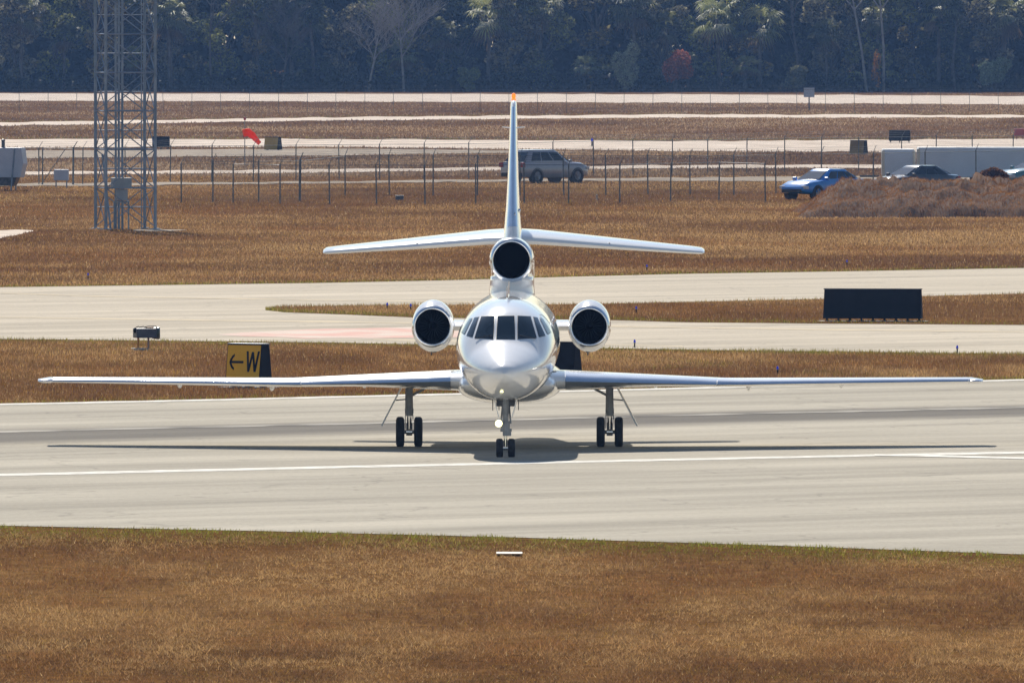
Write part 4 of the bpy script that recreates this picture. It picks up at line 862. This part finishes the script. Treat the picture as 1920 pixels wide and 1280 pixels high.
def palm(seed, h, cr=2.5, c1=(.16, .19, .06), c2=(.45, .44, .18)):
    r = np.random.default_rng(seed); root = empty('palm_tree', (0, 0, 0), 0, '', 'palm tree', 'cabbage palms in the woods')
    lx, ly = r.normal()*.25, r.normal()*.25; mb = MB().tube((0, 0, 0), (lx*.4, ly*.4, h*.5), .20, .16, 10).tube((lx*.4, ly*.4, h*.5), (lx, ly, h), .16, .17, 10); mb.build('trunk', M_ptr, root)
    V = []; C = []; top = Vector((lx, ly, h))
    for k in range(38):
        a = r.random()*6.28; e = r.uniform(-1.05, 1.25); dead = e < -.65; d = Vector((math.cos(a)*math.cos(e), math.sin(a)*math.cos(e), math.sin(e))); ln = cr*(.45+.15*r.random())
        hub = top+d*ln; side = d.cross(Vector((0, 0, 1))).normalized(); upv = side.cross(d).normalized(); V.append((top, top+side*.03, hub, hub-side*.03)); base = np.array((.17, .11, .05) if dead else c1)*1.0; t = r.random(); cc = base if dead else np.array(c1)*(1-t)+np.array(c2)*t; C.append(cc)
        for q in range(15):
            b = (q-7)/7*1.9; dd = (d*math.cos(b)+side*math.sin(b)).normalized(); L_ = cr*(.52-.12*abs(q-7)/7)*(.9+.2*r.random()); mid = hub+dd*L_*.6; tip = hub+dd*L_+Vector((0, 0, -L_*(.28+.25*r.random()))); wv = d.cross(dd); wv = (dd.cross(upv)).normalized()*.055
            V.append((hub, mid-wv, tip, mid+wv)); C.append(cc*(.75+.5*r.random()))
    n = len(V); v = np.array([[tuple(q) for q in f] for f in V], np.float32); me = bpy.data.meshes.new('crown'); me.vertices.add(4*n); me.vertices.foreach_set('co', v.ravel()); me.loops.add(4*n); me.loops.foreach_set('vertex_index', np.arange(4*n, dtype=np.int32)); me.polygons.add(n); me.polygons.foreach_set('loop_start', np.arange(0, 4*n, 4, dtype=np.int32)); me.update(calc_edges=True)
    ca = me.color_attributes.new('col', 'FLOAT_COLOR', 'POINT'); c = np.ones((n, 4, 4), np.float32); c[:, :, :3] = np.array(C)[:, None, :]; ca.data.foreach_set('color', c.ravel()); me.materials.append(M_palm)
    o = bpy.data.objects.new('crown', me); COL.objects.link(o); o.parent = root; return root
def bare(seed, h, m=None, lean=0):
    rr = random.Random(seed); root = empty('bare_tree', (0, 0, 0), 0, '', 'tree', 'leafless pale trees before the woods'); h0 = h; tk = MB(); br = MB()
    def grow(p, d, ln, r0, lv):
        n = 3; q = p
        for k in range(n):
            d2 = (d+Vector((rr.gauss(0, .10), rr.gauss(0, .10), .04))).normalized(); e = q+d2*ln/n; (tk if lv == 0 else br).tube(q, e, r0*(1-k*.2), r0*(1-(k+1)*.2), 6 if lv < 2 else 4, cap=False); q = e; d = d2
            if lv < 4 and (lv > 0 or k > 0):
                for _ in range(2 if lv < 3 else 1):
                    a = rr.random()*6.28; sd = Vector((math.cos(a), math.sin(a), 0)); grow(q, (d*.8+sd*.75+Vector((0, 0, .1))).normalized(), ln*rr.uniform(.5, .68), max(.012, r0*.48), lv+1)
        if lv < 4: grow(q, (d+Vector((rr.gauss(0, .2), rr.gauss(0, .2), 0))).normalized(), ln*.7, max(.012, r0*.42), lv+1)
    grow(Vector((0, 0, -.05)), Vector((lean, 0, 1)).normalized(), h*.5, .14, 0); tk.build('trunk', m or M_pale, root, fix=False, smooth=True); br.build('crown', m or M_pale, root, fix=False, smooth=True); return root
def shrub(seed, rx, rz, c1, c2, n=3500, size=.13):
    r = np.random.default_rng(seed); root = empty('shrub', (0, 0, 0), 0, '', 'shrub', None); mb = MB(); ps = []
    for k in range(7):
        a = r.random()*6.28; t = Vector((math.cos(a)*rx*.55*r.random()*1.4, math.sin(a)*rx*.5, rz*(.5+1.1*r.random()))); mb.tube((0, 0, 0), t, .05, .02, 5); ps.append(leafball('', t.x, t.y, t.z, rx*.52, rx*.5, rz*.5, n//7, 0, None, None, seed=int(r.integers(1e6))))
    mb.build('stem', M_bark, root); p = np.concatenate(ps); leaf_mesh('foliage', p, size, lcol(len(p), c1, c2, r), M_leaf, root, r=r); return root
def put(o, px, dy, rz=None, s=1, label=''):
    Y = DT+dy; o.location = ((px-960)/F*Y, Y, 0); o.rotation_euler.z = random.random()*6.28 if rz is None else rz; o.scale = (s, s, s); o['label'] = label; return o
# evergreen trees: four kinds, copied
kinds = [broadleaf(11, 11, 2.6, (.008, .012, .005), (.10, .11, .035)), broadleaf(12, 12.5, 2.3, (.02, .022, .008), (.42, .34, .13)), broadleaf(13, 10, 2.9, (.02, .03, .008), (.38, .38, .10)), broadleaf(14, 9, 2.4, (.03, .03, .018), (.44, .39, .22))]  # pale second leaf colours stand for sunlit crown tips
LM = [(-200, 'beyond the left edge'), (40, 'the palm nearest the left edge'), (120, 'the short palm left of the tower'), (235, 'the lattice tower'), (320, 'the palm against the tower'), (395, 'the leafless tree by the tower'), (485, 'the windsock'), (590, 'the palm between tower and bare trees'), (692, 'the left pale bare tree'), (757, 'the right pale bare tree'),
      (835, 'the low palm left of the fin'), (915, 'the palm crown beside the fin'), (1010, 'the tall palm by the fin tip'), (1095, 'the palmetto clump'), (1170, 'the silvery green shrub'), (1265, 'the rust red shrub'), (1350, 'the left big lit palm'), (1425, 'the right big lit palm'), (1515, 'the board on the far fence'), (1625, 'the left thin pale trunk'), (1657, 'the right thin pale trunk'), (1760, 'the palm above the trailers'), (1865, 'the pale green shrub')]
ADJ = ['blackish broad', 'dark olive tall', 'deep green spreading', 'dusky grey green']
used = set(); seen = set(); k = 0; x = -70
while x < 2000:
    q = (k*7) % 4; o = kinds[q] if q not in used else copy_tree(kinds[q]); used.add(q); px = x+random.uniform(-22, 22); l = min(LM, key=lambda a: abs(a[0]-px))
    lb = ADJ[q]+' tree behind and '+('left of ' if px < l[0] else 'right of ')+l[1]; assert lb not in seen; seen.add(lb)
    put(o, px, 9.5+random.uniform(-2.5, 2.5), s=random.uniform(.85, 1.2), label=lb); x += 78; k += 1
dkp = dict(c1=(.10, .12, .04), c2=(.32, .31, .12))  # darker frond colours for palms meant to look less sunlit
pk = [palm(21, 6.2, 2.7), palm(22, 7.6, 2.2, **dkp), palm(23, 5.2, 1.9, **dkp), palm(24, 4.2, 2.2), palm(25, 7.0, 2.5, c1=(.08, .09, .03), c2=(.24, .24, .09))]  # sunlit look of the big palms put into their paler frond colours
palms = [(1350, 5, 6.9, 'left of the two big lit cabbage palms right of the tail fin'), (1425, 5, 6.3, 'right of the two big lit cabbage palms right of the tail fin'), (915, 6, 7.0, 'cabbage palm crown just left of the tail fin top'), (1190, 7, 8.0, 'cabbage palm high above the silvery shrub'), (485, 8, 7.8, 'cabbage palm right of the tower near the top edge'), (40, 6, 7.4, 'cabbage palm nearest the left edge'),
         (320, 7, 6.9, 'cabbage palm crown against the right side of the tower'), (120, 7, 5.4, 'short cabbage palm left of the tower'), (590, 8, 6.6, 'cabbage palm between the tower and the bare trees'), (830, 8, 5.6, 'cabbage palm right of the two bare trees'), (1010, 9, 8.1, 'tall cabbage palm behind the fin tip'), (1550, 6, 5.5, 'cabbage palm left of the thin pale trunks'), (1640, 8, 7.0, 'cabbage palm behind the thin pale trunks'), (1760, 7, 7.6, 'cabbage palm above the right trailers'), (1880, 8, 7.3, 'cabbage palm nearest the right edge'), (1095, 4, 2.6, 'low palmetto clump left of the silvery shrub'), (1150, 5, 2.2, 'low palmetto clump at the foot of the silvery shrub'), (1395, 4, 2.0, 'low palmetto clump below the two big lit palms'), (1290, 4, 2.2, 'low palmetto clump right of the red shrub'), (760, 7, 3.6, 'low palm at the foot of the right bare tree'), (250, 8, 3.1, 'low palm behind the tower'), (1250, 8, 6.0, 'cabbage palm above the red shrub')]
up_ = set()
for i, (px, dy, h, lb) in enumerate(palms):
    HH = (6.2, 7.6, 5.2, 4.2, 7.0); q = 0 if px in (1350, 1425, 915) else 3 if h < 4 else (1, 4, 2, 4)[i % 4]; s = h/HH[q]; h += random.uniform(-.5, .9)
    s2 = max(s, .62); o = pk[q] if q not in up_ else copy_tree(pk[q]); up_.add(q); put(o, px, dy, s=s2, label=lb); o.location.z = 0 if h > 2.7 else h-4.2*s2 if False else 0
    if h < 3: o.scale = (.8, .8, h/4.2)
for px, dy, h, ln, lb in ((692, 3, 9.0, -.05, 'pale leafless forked tree, left of the pair left of the tail fin'), (757, 3, 10.0, .03, 'pale leafless tree, right of the pair left of the tail fin'), (1625, 3, 24, 0, 'thin pale trunk, left of the pair above the fence sign'), (1657, 3, 24, .01, 'thin pale trunk, right of the pair above the fence sign'), (530, 4, 8.5, .02, 'faint leafless tree right of the windsock'), (1790, 4, 19.0, -.03, 'pale leafless tree above the long trailer'), (395, 4, 17.0, 0, 'pale leafless tree just right of the tower'), (1500, 4, 20, 0, 'leafless tree right of the big lit palms')):
    o = bare(int(px), h, M_pale if px in (692, 757, 1625, 1657) else M_bark, ln); put(o, px, dy, rz=random.random(), label=lb)
put(shrub(31, 1.5, 2.5, (.22, .25, .14), (.48, .48, .33)), 1170, 1.2, label='tall silvery green shrub right of the tail fin before the woods')
put(shrub(32, 2.0, 2.0, (.24, .065, .03), (.50, .16, .07), 3500), 1265, 1.4, label='rust red shrub at the foot of the woods')
put(shrub(33, 1.7, 1.7, (.16, .22, .12), (.38, .42, .28)), 1865, 1.2, label='pale green shrub before the woods at the right edge')
put(shrub(34, .5, 2.0, (.42, .18, .03), (.60, .28, .05), 350), 1643, 1.3, label='small orange leafed sapling between the two thin pale trunks')
put(shrub(35, 1.3, 1.2, (.10, .14, .04), (.28, .28, .09)), 880, 1.5, label='low green shrub left of the tail fin before the woods')
put(shrub(36, 1.4, 1.3, (.10, .11, .05), (.26, .24, .10)), 1490, 1.5, label='low olive shrub below the fence sign')
put(shrub(37, 1.5, 1.4, (.04, .06, .02), (.10, .10, .04)), 620, 4.5, label='low dark shrub left of the left bare tree')
# the wood behind
n = 190000; X = (rng.random(n)-.5)*230; Y = DT+17+rng.random(n)*34; Z = rng.random(n)**.9*14.5
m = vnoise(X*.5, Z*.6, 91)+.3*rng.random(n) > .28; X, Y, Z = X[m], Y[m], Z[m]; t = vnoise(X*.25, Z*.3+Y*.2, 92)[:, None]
c = (np.array([.002, .004, .002])*(1-t)+np.array([.02, .02, .009])*t)*(.5+rng.random(len(X)))[:, None]  # near-black leaves: shade in the gaps between crowns put into the colour
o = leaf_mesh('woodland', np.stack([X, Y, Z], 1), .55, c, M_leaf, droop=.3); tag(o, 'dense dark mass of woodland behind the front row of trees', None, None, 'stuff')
# undergrowth skirt
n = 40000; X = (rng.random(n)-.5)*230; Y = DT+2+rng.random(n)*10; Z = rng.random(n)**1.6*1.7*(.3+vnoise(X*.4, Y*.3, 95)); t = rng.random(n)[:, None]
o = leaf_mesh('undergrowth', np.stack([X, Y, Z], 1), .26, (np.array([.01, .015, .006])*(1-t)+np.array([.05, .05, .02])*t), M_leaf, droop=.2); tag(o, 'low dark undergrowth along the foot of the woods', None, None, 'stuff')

# ------------------------------------------------------------------ haze
hz = MB().box((0, 1420, 9.5), (2860, 3020, 21)).build('haze', None, None); tag(hz, 'thin bluish air over the airfield', None, None, 'stuff')
mh = bpy.data.materials.new('haze_air'); mh.use_nodes = True; t = mh.node_tree; t.nodes.clear(); out = t.nodes.new('ShaderNodeOutputMaterial'); pv = t.nodes.new('ShaderNodeVolumePrincipled')
pv.inputs['Color'].default_value = (.27, .50, 1.0, 1); pv.inputs['Density'].default_value = .000074; pv.inputs['Anisotropy'].default_value = .1
t.links.new(pv.outputs[0], out.inputs['Volume']); hz.data.materials.append(mh)
